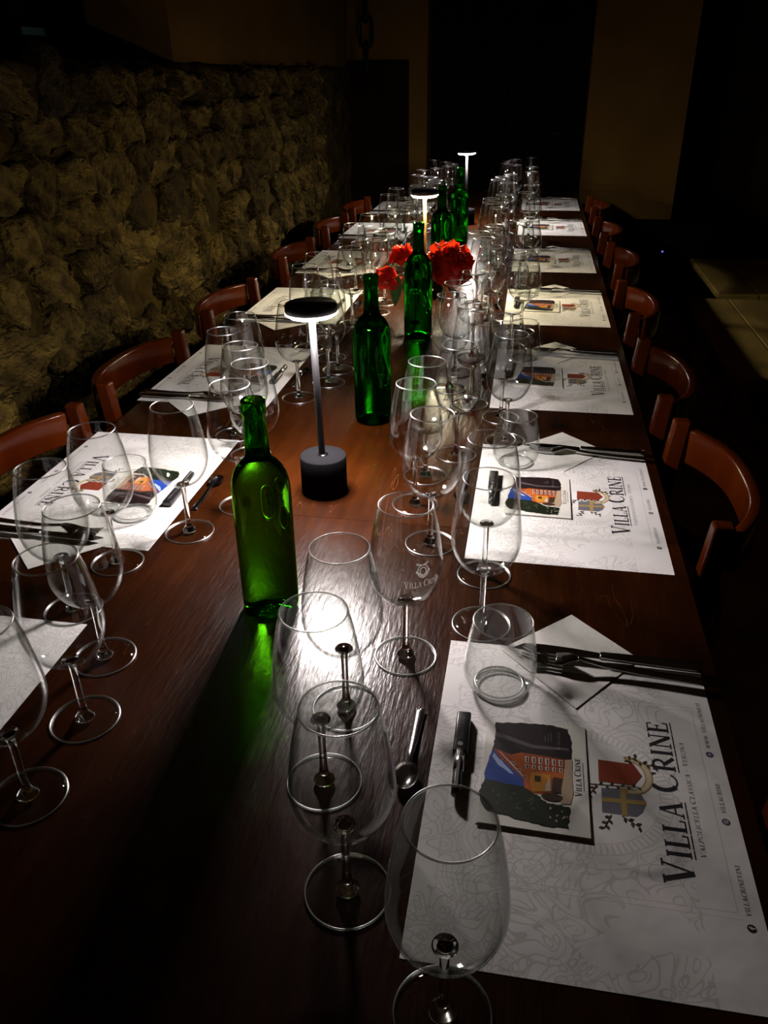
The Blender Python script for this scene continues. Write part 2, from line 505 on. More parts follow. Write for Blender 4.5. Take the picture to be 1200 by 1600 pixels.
for a, b2, zlo in ((1.10, 1.90, 0.075), (1.95, 2.13, 0.098), (2.13, 2.31, 0.075)):
    bm = bmesh.new(); box(bm, -0.03, -0.012, a - win.location.y, b2 - win.location.y, zlo, 0.86); obj('shutter', bm, M['darkwood'], win)
bm = bmesh.new(); box(bm, -0.022, -0.018, 1.95 - win.location.y, 2.13 - win.location.y, 0.075, 0.098)
obj('pane', bm, M['nightpane'], win)

# back wall: dark dado beside the corner, ochre plaster, a doorway with a dark door, a pier, then a dark opening
bm = bmesh.new()
box(bm, -1.85, -0.645, BY, BY + 0.3, 0, CEIL)
box(bm, 0.375, 0.98, BY, BY + 0.3, 0, CEIL)
box(bm, -0.645, 0.375, BY, BY + 0.3, 2.3, CEIL)
struct('wall_back', bm, M['plaster'])
bm = bmesh.new(); box(bm, WX - 0.01, -0.765, BY - 0.05, BY, 0, TZ + 0.698)
struct('trim_2', bm, M['dado'])
door = link(bpy.data.objects.new('door_1', None)); door.location = (-0.645, BY + 0.2, 0); tag(door, kind='structure')
for k in range(6):
    bm = bmesh.new(); box(bm, 0.002 + k * 0.17, 0.168 + k * 0.17, 0, 0.04, 0.01, 2.3); obj('plank', bev(bm, 0.004, 1), M['darkwood'], door)
bm = bmesh.new(); tube(bm, [(0.90, -0.01, 1.02), (0.90, -0.05, 1.02), (0.80, -0.05, 1.02)], 0.009); obj('door_handle', bm, M['iron'], door, True)
bm = bmesh.new(); box(bm, -1.85, 4.2, 8.3, 8.6, 0, CEIL); struct('wall_far', bm, M['plaster'])
bm = bmesh.new(); box(bm, 2.15, 4.2, 6.4, 6.7, 0, CEIL); struct('wall_back_right', bm, M['plaster'])
bm = bmesh.new(); box(bm, 4.0, 4.2, -2.2, 8.3, 0, CEIL); struct('wall_right', bm, M['plaster'])
bm = bmesh.new(); box(bm, -1.85, 4.2, -2.4, -2.2, 0, CEIL); struct('wall_front', bm, M['plaster'])
bm = bmesh.new(); box(bm, -1.9, -1.8, BY + 0.3, 8.3, 0, CEIL); struct('wall_passage', bm, M['plaster'])

# low dark sideboard against the pier, with a blue standby light
sb = thing('sideboard', 'low black sideboard against the pier right of the doorway, tiny blue light on it', 'sideboard', (0.88, BY - 0.24, 0))
bm = bmesh.new(); box(bm, -0.27, 0.27, -0.2, 0.22, 0.06, 0.49); obj('carcass', bev(bm, 0.006), M['darkwood'], sb)
bm = bmesh.new(); box(bm, -0.29, 0.29, -0.22, 0.23, 0.49, 0.515); obj('top', bev(bm, 0.005), M['darkwood'], sb)
for s in (-1, 1):
    bm = bmesh.new(); box(bm, min(0.004 * s, 0.262 * s), max(0.004 * s, 0.262 * s), -0.218, -0.201, 0.08, 0.475)
    d = obj('door', bev(bm, 0.003, 1), M['darkwood'], sb)
    bm = bmesh.new(); tube(bm, [(0.03 * s, -0.225, 0.26), (0.03 * s, -0.225, 0.34)], 0.005, 6); obj('handle', bm, M['iron'], d)
bm = bmesh.new(); box(bm, -0.24, 0.24, -0.15, 0.18, 0.0, 0.06); obj('plinth', bm, M['darkwood'], sb)
bm = bmesh.new(); bmesh.ops.create_icosphere(bm, subdivisions=1, radius=0.006); obj('indicator_light', bm, emit('blue standby led', (0.2, 0.2, 1.0), 1.2), sb, loc=(0.01, -0.222, 0.392))

# low benches in the dark on the right
M['bench'] = noisy('worn ochre bench wood', (0.20, 0.13, 0.03), (0.34, 0.24, 0.06), 6, 0.6, 0.1, 40, (1, 0.2, 1))
for x0, x1, y0, y1, h, lab in ((0.82, 1.45, 2.30, 3.46, 0.415, 'low ochre wooden bench on the right catching a slanting strip of lamp light'),
                               (1.02, 1.60, 3.62, 4.50, 0.400, 'low wooden bench behind the lit bench on the right, almost dark')):
    t = thing('bench', lab, 'bench', ((x0 + x1) / 2, (y0 + y1) / 2, 0))
    w, l = (x1 - x0) / 2, (y1 - y0) / 2
    for k in range(3):
        bm = bmesh.new(); a = -w + k * 2 * w / 3; box(bm, a + 0.002, a + 2 * w / 3 - 0.002, -l, l, h - 0.035, h); obj('seat_plank', bev(bm, 0.004, 1), M['bench'], t)
    for sx in (-1, 1):
        for sy in (-1, 1):
            bm = bmesh.new(); cx, cyy = sx * (w - 0.05), sy * (l - 0.06); box(bm, cx - .03, cx + .03, cyy - .03, cyy + .03, 0, h - 0.036); obj('leg', bev(bm, 0.004, 1), M['bench'], t)
    bm = bmesh.new(); box(bm, -w + 0.02, w - 0.02, -0.02, 0.02, h - 0.075, h - 0.036); obj('crossbar', bm, M['bench'], t)

# iron chain hanging in front of the back wall
ch = thing('iron_chain', 'heavy black iron chain hanging before the plaster in the back left corner', 'chain', (-0.985, 4.9, CEIL))
def link_mesh():
    b = bmesh.new(); pts = []
    for k in range(20):
        a = 2 * PI * k / 20
        pts.append((0.036 * math.cos(a), 0, 0.036 * math.sin(a) + (0.045 if math.sin(a) > 0 else -0.045)))
    tube(b, pts + [pts[0], pts[1]], 0.014, 6, caps=False)
    me = bpy.data.meshes.new('link'); b.to_mesh(me); b.free(); me.materials.append(M['iron']); return me
lm = link_mesh()
for k in range(10):
    o = obj('link', lm, None, ch); o.location = (0, 0, -0.08 - k * 0.134); o.rotation_euler = (0, 0, PI / 2 * (k % 2) + 0.3)

# ------------------------------------------------------------------ tables
TX0, TX1 = -0.735, 0.338
def make_table(y0, y1, label):
    t = thing('dining_table', label, 'table', ((TX0 + TX1) / 2, (y0 + y1) / 2, 0), 0)
    w, l = (TX1 - TX0) / 2, (y1 - y0) / 2
    bm = bmesh.new(); box(bm, -w, w, -l, l, TZ - 0.035, TZ); bev(bm, 0.0006, 1)
    obj('tabletop', bm, M['table'], t)
    bm = bmesh.new()
    for a in ((-w + .06, w - .06, -l + .06, -l + .085), (-w + .06, w - .06, l - .085, l - .06), (-w + .06, -w + .085, -l + .085, l - .085), (w - .085, w - .06, -l + .085, l - .085)):
        box(bm, *a, TZ - 0.13, TZ - 0.036)
    obj('apron', bm, M['table'], t)
    for sx in (-1, 1):
        for sy in (-1, 1):
            bm = bmesh.new(); cx, cyy = sx * (w - .095), sy * (l - .095)
            box(bm, cx - .035, cx + .035, cyy - .035, cyy + .035, 0, TZ - 0.036); obj('leg', bev(bm, 0.004, 1), M['table'], t)
    return t
make_table(-0.95, 0.4765, 'dark brown varnished table nearest the camera, holding the first green bottle')
make_table(0.4770, 2.40, 'dark brown varnished table in the middle of the row, under the two nearer lamps')
make_table(2.4015, 4.62, 'dark brown varnished table at the far end of the row, under the farthest lamp')

# ------------------------------------------------------------------ lettering (drawn as strokes, height 1)
def arc(cx, cyy, rx, ry, a0, a1, n=12):
    return [(cx + rx * math.cos(math.radians(a0 + (a1 - a0) * k / n)), cyy + ry * math.sin(math.radians(a0 + (a1 - a0) * k / n))) for k in range(n + 1)]
TK, TN = 0.15, 0.06
GL = {  # letter: (advance, [(points, width)])
 'V': (0.80, [([(0.10, 1), (0.40, 0.02)], TK), ([(0.41, 0.02), (0.68, 1)], TN), ([(-0.02, 0.97), (0.26, 0.97)], TN), ([(0.56, 0.97), (0.80, 0.97)], TN)]),
 'I': (0.36, [([(0.16, 0), (0.16, 1)], TK), ([(0.02, 0.97), (0.30, 0.97)], TN), ([(0.02, 0.03), (0.30, 0.03)], TN)]),
 'L': (0.62, [([(0.16, 0), (0.16, 1)], TK), ([(0.02, 0.97), (0.32, 0.97)], TN), ([(0.02, 0.03), (0.56, 0.03)], TN), ([(0.55, 0.0), (0.58, 0.26)], TN)]),
 'A': (0.82, [([(0.12, 0.02), (0.39, 1)], TN), ([(0.40, 1), (0.68, 0.02)], TK), ([(0.22, 0.34), (0.58, 0.34)], TN), ([(0.0, 0.03), (0.24, 0.03)], TN), ([(0.54, 0.03), (0.84, 0.03)], TN)]),
 'C': (0.80, [(arc(0.44, 0.5, 0.36, 0.47, 40, 130, 8), TN), (arc(0.44, 0.5, 0.36, 0.47, 125, 235, 10), TK), (arc(0.44, 0.5, 0.36, 0.47, 230, 322, 8), TN), ([(0.73, 0.98), (0.73, 0.72)], TN)]),
 'R': (0.80, [([(0.16, 0), (0.16, 1)], TK), ([(0.02, 0.97), (0.40, 0.97)], TN), (arc(0.38, 0.73, 0.22, 0.24, 90, -90, 10), 0.11), ([(0.16, 0.49), (0.40, 0.49)], TN), ([(0.38, 0.48), (0.76, 0.02)], TK), ([(0.02, 0.03), (0.30, 0.03)], TN)]),
 'N': (0.86, [([(0.14, 0), (0.14, 1)], TN), ([(0.12, 0.98), (0.70, 0.02)], TK), ([(0.71, 0), (0.71, 1)], TN), ([(0.0, 0.97), (0.2, 0.97)], TN), ([(0.0, 0.03), (0.28, 0.03)], TN), ([(0.58, 0.97), (0.84, 0.97)], TN)]),
 'E': (0.66, [([(0.16, 0), (0.16, 1)], TK), ([(0.02, 0.97), (0.54, 0.97)], TN), ([(0.16, 0.52), (0.44, 0.52)], TN), ([(0.02, 0.03), (0.58, 0.03)], TN), ([(0.55, 0.99), (0.55, 0.76)], TN), ([(0.59, 0.0), (0.60, 0.26)], TN), ([(0.44, 0.40), (0.44, 0.64)], TN)]),
 'P': (0.66, [([(0.16, 0), (0.16, 1)], TK), ([(0.02, 0.97), (0.36, 0.97)], TN), (arc(0.36, 0.70, 0.22, 0.27, 90, -90, 10), 0.11), ([(0.16, 0.43), (0.38, 0.43)], TN), ([(0.02, 0.03), (0.32, 0.03)], TN)]),
 'O': (0.92, [(arc(0.45, 0.5, 0.37, 0.47, 0, 360, 24), 0.10)]),
 'S': (0.58, [(arc(0.29, 0.73, 0.20, 0.24, 40, 180, 9) + arc(0.29, 0.26, 0.21, 0.25, 90, -140, 12), 0.10)]),
 'T': (0.66, [([(0.33, 0), (0.33, 1)], TK), ([(0.04, 0.97), (0.62, 0.97)], TN), ([(0.18, 0.03), (0.48, 0.03)], TN)]),
 'W': (1.15, [([(0.08, 1), (0.32, 0.02)], TK), ([(0.33, 0.02), (0.54, 0.98)], TN), ([(0.54, 0.98), (0.78, 0.02)], TK), ([(0.79, 0.02), (1.02, 1)], TN)]),
 '-': (0.50, [([(0.08, 0.42), (0.40, 0.42)], 0.07)]),
 '.': (0.28, [([(0.08, 0.06), (0.20, 0.06)], 0.12)]),
 ' ': (0.40, []),
}
def letters(text, h, small=None, slant=0.0, bold=1.0, gap=0.08):
    """list of quads [(x, y)*4] and the width; small = height factor of non-initial letters."""
    quads, x, first = [], 0.0, True
    spans = []
    for c in text:
        s = h * (1.0 if (small is None or first) else small)
        adv, strokes = GL[c]
        for pts, w in strokes:
            w = w * s * bold
            P = [(x + px * s + slant * py * s, py * s) for px, py in pts]
            for a, b in zip(P[:-1], P[1:]):
                dx, dy = b[0] - a[0], b[1] - a[1]; l = math.hypot(dx, dy) or 1
                ox, oy = -dy / l * w / 2, dx / l * w / 2
                ex, ey = (dx / l * w * 0.15, dy / l * w * 0.15) if len(P) > 2 else (0, 0)
                quads.append([(a[0] + ox - ex, a[1] + oy - ey), (a[0] - ox - ex, a[1] - oy - ey), (b[0] - ox + ex, b[1] - oy + ey), (b[0] + ox + ex, b[1] + oy + ey)])
        if c != ' ': spans.append((x, x + adv * s, first))
        first = c == ' '
        x += (adv + (gap if c != ' ' else 0)) * s
    return quads, x, spans

def flat_text(bm, text, x0, y0, h, z, mi=0, fit=None, right=False, **kw):
    q, w, spans = letters(text, h, **kw)
    k = fit / w if fit else 1.0
    off = x0 - (w * k if right else 0)
    for i, qd in enumerate(q):
        f = bm.faces.new([bm.verts.new((off + px * k, y0 + py, z + i * 1e-7)) for px, py in qd]); f.material_index = mi
        f.normal_update()
        if f.normal.z < 0: f.normal_flip()
    return off, k, spans, w * k

# ------------------------------------------------------------------ placemat; local x = reading direction, y = away from the guest
pm = thing('placemat', '', 'placemat')
bm = bmesh.new(); box(bm, -0.21, 0.21, -0.1485, 0.1485, 0.0, 0.0004); obj('sheet', bm, M['paper'], pm)
ZI = 0.00055
bm = bmesh.new()
off, k, spans, w = flat_text(bm, 'VILLA CRINE', -0.1030, -0.0985, 0.0285, ZI, 0, fit=0.206, small=0.78, bold=1.12)
for a, b2, ini in spans:
    if not ini:
        poly(bm, [(off + a * k, -0.1020), (off + b2 * k + 0.001, -0.1020), (off + b2 * k + 0.001, -0.1008), (off + a * k, -0.1008)], ZI)
obj('title_lettering', bm, M['ink'], pm)
bm = bmesh.new(); flat_text(bm, 'VALPOLICELLA CLASSICA - VERONA', -0.0725, -0.1115, 0.0052, ZI, 0, fit=0.146, small=0.86, slant=0.15, bold=0.8)
obj('tagline_lettering', bm, M['inkgrey'], pm)
for txt, x0, wd in (('WWW. VILLACRINE.IT', 0.0690, 0.071), ('VILLACRINE', -0.0170, 0.038), ('VILLACRINEVINI', -0.1260, 0.051)):
    bm = bmesh.new(); flat_text(bm, txt, x0, -0.1385, 0.0042, ZI, 0, fit=wd, bold=0.9, slant=0.15)
    obj('contact_lettering', bm, M['inkgrey'], pm)
for px in (0.0600, -0.0270, -0.1370):
    bm = bmesh.new(); poly(bm, [(px + 0.0038 * math.cos(a), -0.1362 + 0.0038 * math.sin(a)) for a in [2 * PI * i / 20 for i in range(20)]], ZI, mi=0)
    zz = ZI + 0.0001
    if px < -0.1:
        for q in ([(-.0004, -.003), (.0008, -.003), (.0008, .0016), (-.0004, .0016)], [(-.0014, -.0004), (.0018, -.0004), (.0018, .0006), (-.0014, .0006)], [(.0002, .0012), (.0018, .0012), (.0018, .0022), (.0002, .0022)]):
            poly(bm, [(px + a, -0.1362 + b2) for a, b2 in q], zz, mi=1)
    elif px < 0:
        for q in ([(-.002, -.002), (.002, -.002), (.002, -.0014), (-.002, -.0014)], [(-.002, .0014), (.002, .0014), (.002, .002), (-.002, .002)], [(-.002, -.002), (-.0014, -.002), (-.0014, .002), (-.002, .002)], [(.0014, -.002), (.002, -.002), (.002, .002), (.0014, .002)], [(-.0006, -.0006), (.0006, -.0006), (.0006, .0006), (-.0006, .0006)]):
            poly(bm, [(px + a, -0.1362 + b2) for a, b2 in q], zz, mi=1)
    else:
        for q in ([(-.0026, -.0003), (.0026, -.0003), (.0026, .0003), (-.0026, .0003)], [(-.0003, -.0026), (.0003, -.0026), (.0003, .0026), (-.0003, .0026)]):
            poly(bm, [(px + a, -0.1362 + b2) for a, b2 in q], zz, mi=1)
    obj('contact_icon', bm, [FLAT['purple'] if px > -0.1 else M['ink'], M['paperwhite']], pm)
# crest: two shields, ribbon and vine sprigs
bm = bmesh.new()
mats_c = [FLAT[k2] for k2 in ('slate', 'gold', 'red', 'brick', 'vine', 'cream', 'moss')]
poly(bm, [(-0.0035, -0.0225), (-0.0340, -0.0215), (-0.0345, -0.0535), (-0.0280, -0.0600), (-0.0160, -0.0645), (-0.0040, -0.0600), (0.0005, -0.0535)], ZI, mi=0)
poly(bm, [(-0.0210, -0.0220), (-0.0155, -0.0222), (-0.0135, -0.0643), (-0.0190, -0.0635)], ZI + 1e-4, mi=1)
poly(bm, [(-0.0350, -0.0455), (-0.0350, -0.0400), (0.0000, -0.0405), (0.0000, -0.0460)], ZI + 1.2e-4, mi=1)
poly(bm, [(0.0345, -0.0215), (0.0050, -0.0205), (0.0045, -0.0545), (0.0185, -0.0640), (0.0335, -0.0570)], ZI + 0.6e-4, mi=2)
for i in range(4):
    poly(bm, [(0.012, -0.030 - i * .005), (0.026, -0.031 - i * .005), (0.026, -0.033 - i * .005), (0.012, -0.032 - i * .005)], ZI + 1.6e-4, mi=3)
for (cx, cyy, R0, R1, a0, a1, mi) in ((0.018, -0.052, 0.0185, 0.0255, 160, 372, 1), (0.018, -0.052, 0.0200, 0.0240, 170, 362, 5)):
    A = arc(cx, cyy, R1, R1 * 0.88, a0, a1, 16); B2 = arc(cx, cyy, R0, R0 * 0.80, a0, a1, 16)
    for i in range(16): poly(bm, [A[i], A[i + 1], B2[i + 1], B2[i]], ZI + 0.2e-4 + (1e-4 if mi == 5 else 0), mi=mi)
def sprig(p0, p1, n, s):
    dx, dy = p1[0] - p0[0], p1[1] - p0[1]; l = math.hypot(dx, dy); nx, nyy = -dy / l, dx / l
    poly(bm, [(p0[0] + nx * .0005, p0[1] + nyy * .0005), (p0[0] - nx * .0005, p0[1] - nyy * .0005), (p1[0] - nx * .0004, p1[1] - nyy * .0004), (p1[0] + nx * .0004, p1[1] + nyy * .0004)], ZI + 2e-4, mi=4)
    for i in range(n):
        t = (i + 0.7) / n; sd = 1 if i % 2 else -1
        cx, cyy = p0[0] + dx * t, p0[1] + dy * t
        ax, ay = nx * sd * .8 + dx / l * .6, nyy * sd * .8 + dy / l * .6
        poly(bm, [(cx, cyy), (cx + ax * s * .5 - ay * s * .28, cyy + ay * s * .5 + ax * s * .28), (cx + ax * s, cyy + ay * s), (cx + ax * s * .5 + ay * s * .28, cyy + ay * s * .5 - ax * s * .28)], ZI + 2.2e-4 + i * 1e-6, mi=6 if i % 3 == 2 else 4)
sprig((0.000, -0.012), (0.003, -0.060), 9, 0.0055)
sprig((-0.002, -0.018), (-0.014, -0.010), 4, 0.0055)
sprig((0.036, -0.048), (0.043, -0.060), 4, 0.0065)
sprig((0.038, -0.060), (0.033, -0.079), 5, 0.0060)
sprig((-0.036, -0.030), (-0.053, -0.022), 5, 0.0060)
sprig((-0.036, -0.040), (-0.047, -0.056), 5, 0.0060)
obj('crest', bm, mats_c, pm)

# ------------------------------------------------------------------ leaflet (local frame = placemat frame)
lf = thing('leaflet', '', 'leaflet')
bm = bmesh.new()
LC = [(-0.0690, -0.0090), (0.0790, -0.0100), (0.0745, 0.0950), (-0.0670, 0.0980)]
poly(bm, LC, 0.0006, 0.0012); obj('back_page', bm, M['card'], lf)
bm = bmesh.new()                        # front page springs open a little at the free near edge
lo = [bm.verts.new((x, y, z)) for (x, y), z in zip(LC, (0.0026, 0.0014, 0.0014, 0.0026))]
hi = [bm.verts.new((x, y, z)) for (x, y), z in zip(LC, (0.0030, 0.0018, 0.0018, 0.0030))]
fs = [bm.faces.new(lo[::-1]), bm.faces.new(hi)] + [bm.faces.new([lo[i], lo[(i + 1) % 4], hi[(i + 1) % 4], hi[i]]) for i in range(4)]
bmesh.ops.recalc_face_normals(bm, faces=fs)
obj('front_page', bm, M['card'], lf)
def lz(x, y): return 0.0030 - (x + 0.069) / 0.146 * 0.0012
def rag(pts, amp, n=4):
    out = []
    for (a, b2), (c, d) in zip(pts, pts[1:] + pts[:1]):
        for i in range(n):
            t = i / n; out.append((a + (c - a) * t + RND.uniform(-amp, amp), b2 + (d - b2) * t + RND.uniform(-amp, amp)))
    return out
bm = bmesh.new(); lay = [0]
names = list(FLAT)
def pic(name, pts, amp=0.0, n=4):
    lay[0] += 1
    pts = rag(pts, amp, n) if amp else pts
    f = bm.faces.new([bm.verts.new((x, y, lz(x, y) + 0.00012 + lay[0] * 0.000008)) for x, y in pts])
    f.material_index = names.index(name); f.normal_update()
    if f.normal.z < 0: f.normal_flip()
pic('maroon', [(0.0707, 0.0859), (0.0742, 0.0588), (0.0759, 0.0382), (0.0756, 0.0244), (0.0716, 0.0086), (0.0523, 0.0047), (0.0293, 0.0054), (0.0150, 0.0090), (0.012, 0.05), (0.0200, 0.0890), (0.0328, 0.0867), (0.0503, 0.0854)], 0.0008)
pic('plum', [(0.0570, 0.0850), (0.0500, 0.0850), (0.0380, 0.0450), (0.0400, 0.0080), (0.0440, 0.0080), (0.0430, 0.0450)])
pic('sky', [(0.0320, 0.0870), (0.0186, 0.0790), (-0.0028, 0.0550), (-0.0100, 0.0500), (-0.0220, 0.0545), (-0.0200, 0.0712), (-0.0150, 0.0920), (-0.0011, 0.0935), (0.02, 0.089)], 0.0007, 3)
pic('cloud', [(0.0245, 0.0850), (0.0150, 0.0770), (-0.0012, 0.0640), (-0.0005, 0.0680), (0.0090, 0.0800), (0.0200, 0.0870)], 0.0006, 3)
pic('orange', [(0.0328, 0.0867), (0.0252, 0.0675), (0.0298, 0.0577), (0.0270, 0.0119), (0.0119, 0.0133), (-0.0154, 0.0170), (-0.0225, 0.0295), (-0.0235, 0.0440), (-0.0169, 0.0530), (-0.0060, 0.0540), (0.0215, 0.0806)])
pic('brick', [(0.0328, 0.0867), (0.0270, 0.0720), (-0.0040, 0.0500), (-0.0060, 0.0545), (0.0215, 0.0810)])
pic('pale', [(0.0290, 0.0810), (0.0280, 0.0790), (-0.0030, 0.0530), (-0.0036, 0.0545)])
pic('brick', [(0.0285, 0.0560), (0.0270, 0.0125), (0.0085, 0.0140), (0.0060, 0.0420)])
for i in range(6):
    y0 = 0.0150 + i * 0.0068
    pic('pale', [(0.0255, y0), (0.0255, y0 + 0.0042), (0.0165, y0 + 0.0038), (0.0165, y0 + 0.0002)])
    pic('brown', [(0.0245, y0 + .0008), (0.0245, y0 + 0.0026), (0.0172, y0 + 0.0024), (0.0172, y0 + 0.0008)])
    pic('pale', [(0.0140, y0), (0.0140, y0 + 0.0040), (0.0085, y0 + 0.0036), (0.0085, y0 + 0.0002)])
    pic('brown', [(0.0132, y0 + .0008), (0.0132, y0 + 0.0026), (0.0090, y0 + 0.0024), (0.0090, y0 + 0.0008)])
for i in range(3):
    a, b2 = 0.0150 - i * 0.008, 0.0680 - i * 0.006
    pic('pale', [(a, b2), (a - .004, b2 - .003), (a - .004, b2 - .006), (a, b2 - .004)])
    pic('brown', [(a - .0006, b2 - .0008), (a - .0034, b2 - .0032), (a - .0034, b2 - .0054), (a - .0006, b2 - .0034)])
pic('amber', [(0.0035, 0.0470), (0.0030, 0.0270), (-0.0190, 0.0285), (-0.0215, 0.0440), (-0.0100, 0.0480)])
pic('brown', [(0.0000, 0.0430), (0.0000, 0.0370), (-0.0080, 0.0370), (-0.0080, 0.0430)])
pic('brown', [(0.0005, 0.0250), (0.0005, 0.0145), (-0.0190, 0.0165), (-0.0205, 0.0260)], 0.0006)
pic('sand', [(0.0265, 0.0125), (0.0280, 0.0050), (0.0015, 0.0060), (-0.0176, 0.0052), (-0.0315, 0.0085), (-0.0330, 0.0180), (-0.0111, 0.0165), (0.0119, 0.0128)])
pic('pale', [(-0.0010, 0.0280), (-0.0180, 0.0270), (-0.0190, 0.0330), (-0.0100, 0.0320)])
pic('bush', [(-0.0130, 0.0925), (-0.0160, 0.0712), (-0.0165, 0.0545), (-0.0230, 0.0440), (-0.0282, 0.0377), (-0.0340, 0.0300), (-0.0342, 0.0173), (-0.0367, 0.0085), (-0.0613, 0.0120), (-0.0616, 0.0297), (-0.0582, 0.0546), (-0.0540, 0.0749), (-0.0513, 0.0903), (-0.0314, 0.0979)], 0.0012, 5)
pic('brown', arc(-0.0255, 0.0260, 0.0052, 0.0105, 0, 360, 14)[:-1])
for i in range(26):
    a, b2, s = RND.uniform(-0.048, -0.026), RND.uniform(0.040, 0.085), RND.uniform(0.001, 0.0028)
    pic('moss', [(a + s * RND.uniform(.4, 1) * math.cos(t), b2 + s * RND.uniform(.4, 1) * math.sin(t)) for t in [2 * PI * j / 7 for j in range(7)]])
for i in range(10):
    a, b2, s = RND.uniform(-0.055, -0.036), RND.uniform(0.012, 0.030), RND.uniform(0.0008, 0.0018)
    pic('sand', [(a + s * math.cos(t), b2 + s * RND.uniform(.4, 1) * math.sin(t)) for t in [2 * PI * j / 6 for j in range(6)]])
obj('photograph', bm, list(FLAT.values()), lf)
bm = bmesh.new()
def lift(bm2, extra):
    for v in bm2.verts: v.co.z = lz(v.co.x, v.co.y) + extra + v.co.z
flat_text(bm, 'VILLA CRINE', -0.0205, -0.0030, 0.0068, 0, 0, fit=0.052, small=0.8)
poly(bm, [(-0.013, -0.0056), (0.025, -0.0056), (0.025, -0.0050), (-0.013, -0.0050)], 0)
lift(bm, 0.0002); obj('leaflet_title', bm, M['ink'], lf)
bm = bmesh.new()
flat_text(bm, 'VILLA CRINE', 0.0460, 0.0170, 0.0030, 0, 0, fit=0.020, small=0.8)
for i in range(3): poly(bm, [(0.050, 0.026 + i * .003), (0.064 - i * .003, 0.026 + i * .003), (0.064 - i * .003, 0.0266 + i * .003), (0.050, 0.0266 + i * .003)], 0)
poly(bm, arc(0.0415, 0.0185, 0.0020, 0.0026, 0, 360, 12)[:-1], 0)
lift(bm, 0.0005); obj('small_print', bm, M['inkgrey'], lf)

# ------------------------------------------------------------------ napkin, fork, knife, spoon, pen
nk = thing('napkin', '', 'napkin')
bm = bmesh.new()
NP = [(0.2875, -0.002), (0.2075, -0.0800), (0.1075, -0.0015), (0.2010, 0.0860)]
n = 14
for lift0 in (0.0006, 0.0010):
    g = [[None] * (n + 1) for _ in range(n + 1)]
    for i in range(n + 1):
        for j in range(n + 1):
            a, b2 = i / n, j / n
            p = [NP[0][d] * (1 - a) * (1 - b2) + NP[1][d] * a * (1 - b2) + NP[2][d] * a * b2 + NP[3][d] * (1 - a) * b2 for d in (0, 1)]
            edge = min(a, b2, 1 - a, 1 - b2)
            z = lift0 + (0.0011 * (noise.noise((p[0] * 30, p[1] * 30, lift0 * 900)) + 1) * 0.5 + 0.002 * max(0, 0.18 - edge)) * (1 * 0.7 if lift0 > 0.0008 else 0)
            k3 = 1.0 if lift0 > 0.0008 else 0.985
            g[i][j] = bm.verts.new(((p[0] - 0.2) * k3 + 0.2, p[1] * k3, z))
    for i in range(n):
        for j in range(n):
            f = bm.faces.new([g[i][j], g[i + 1][j], g[i + 1][j + 1], g[i][j + 1]])
bm.normal_update()
obj('folded_sheet', bm, M['napkin'], nk, True)

fk = thing('fork', '', 'fork')          # local x along the handle (0 = handle end, towards tines), z up
bm = bmesh.new()
P = spline([(0, 0, 0.004), (0.06, 0, 0.004), (0.11, 0, 0.006), (0.145, 0, 0.011)], 5)
W = [0.013 - 0.0075 * min(1, i / (len(P) - 1) * 1.1) for i in range(len(P))]
sweep(bm, P, W, [0.0032] * len(P), lambda i: (0, 1, 0)); obj('handle', bev(bm, 0.0008, 1), M['steel'], fk, True)
bm = bmesh.new()
P = spline([(0.143, 0, 0.011), (0.152, 0, 0.0095), (0.162, 0, 0.0060), (0.170, 0, 0.0042)], 4)
W = [0.005 + 0.018 * min(1, (i / (len(P) - 1)) * 1.5) ** 0.8 for i in range(len(P))]
sweep(bm, P, W, [0.0024] * len(P), lambda i: (0, 1, 0)); obj('fork_head', bm, M['steel'], fk, True)
bm = bmesh.new()
P = [(0, 0, 0.0042), (0.018, 0, 0.0036), (0.034, 0, 0.0062), (0.041, 0, 0.0088)]
sweep(bm, P, [0.0034, 0.003, 0.0026, 0.0014], [0.0022] * 4, lambda i: (0, 1, 0))
me = bpy.data.meshes.new('tine'); bm.to_mesh(me); bm.free(); me.materials.append(M['steel'])
for i in range(4): obj('tine', me, None, fk, loc=(0.1695, -0.0097 + i * 0.00645, 0))

kn = thing('knife', '', 'knife')
bm = bmesh.new()
P = [(0, 0, 0.0045), (0.03, 0, 0.0045), (0.09, 0, 0.0045), (0.118, 0, 0.0045)]
sweep(bm, P, [0.0155, 0.0150, 0.0125, 0.0105], [0.006] * 4, lambda i: (0, 1, 0)); obj('handle', bev(bm, 0.0015, 2), M['steel'], kn, True)
bm = bmesh.new()
poly(bm, [(0.118, -0.0055), (0.150, -0.0085), (0.185, -0.0095), (0.208, -0.0075), (0.222, 0.004), (0.200, 0.0078), (0.160, 0.0075), (0.118, 0.0055)], 0.0034, 0.0048)
obj('blade', bev(bm, 0.0005, 1), M['steel'], kn)

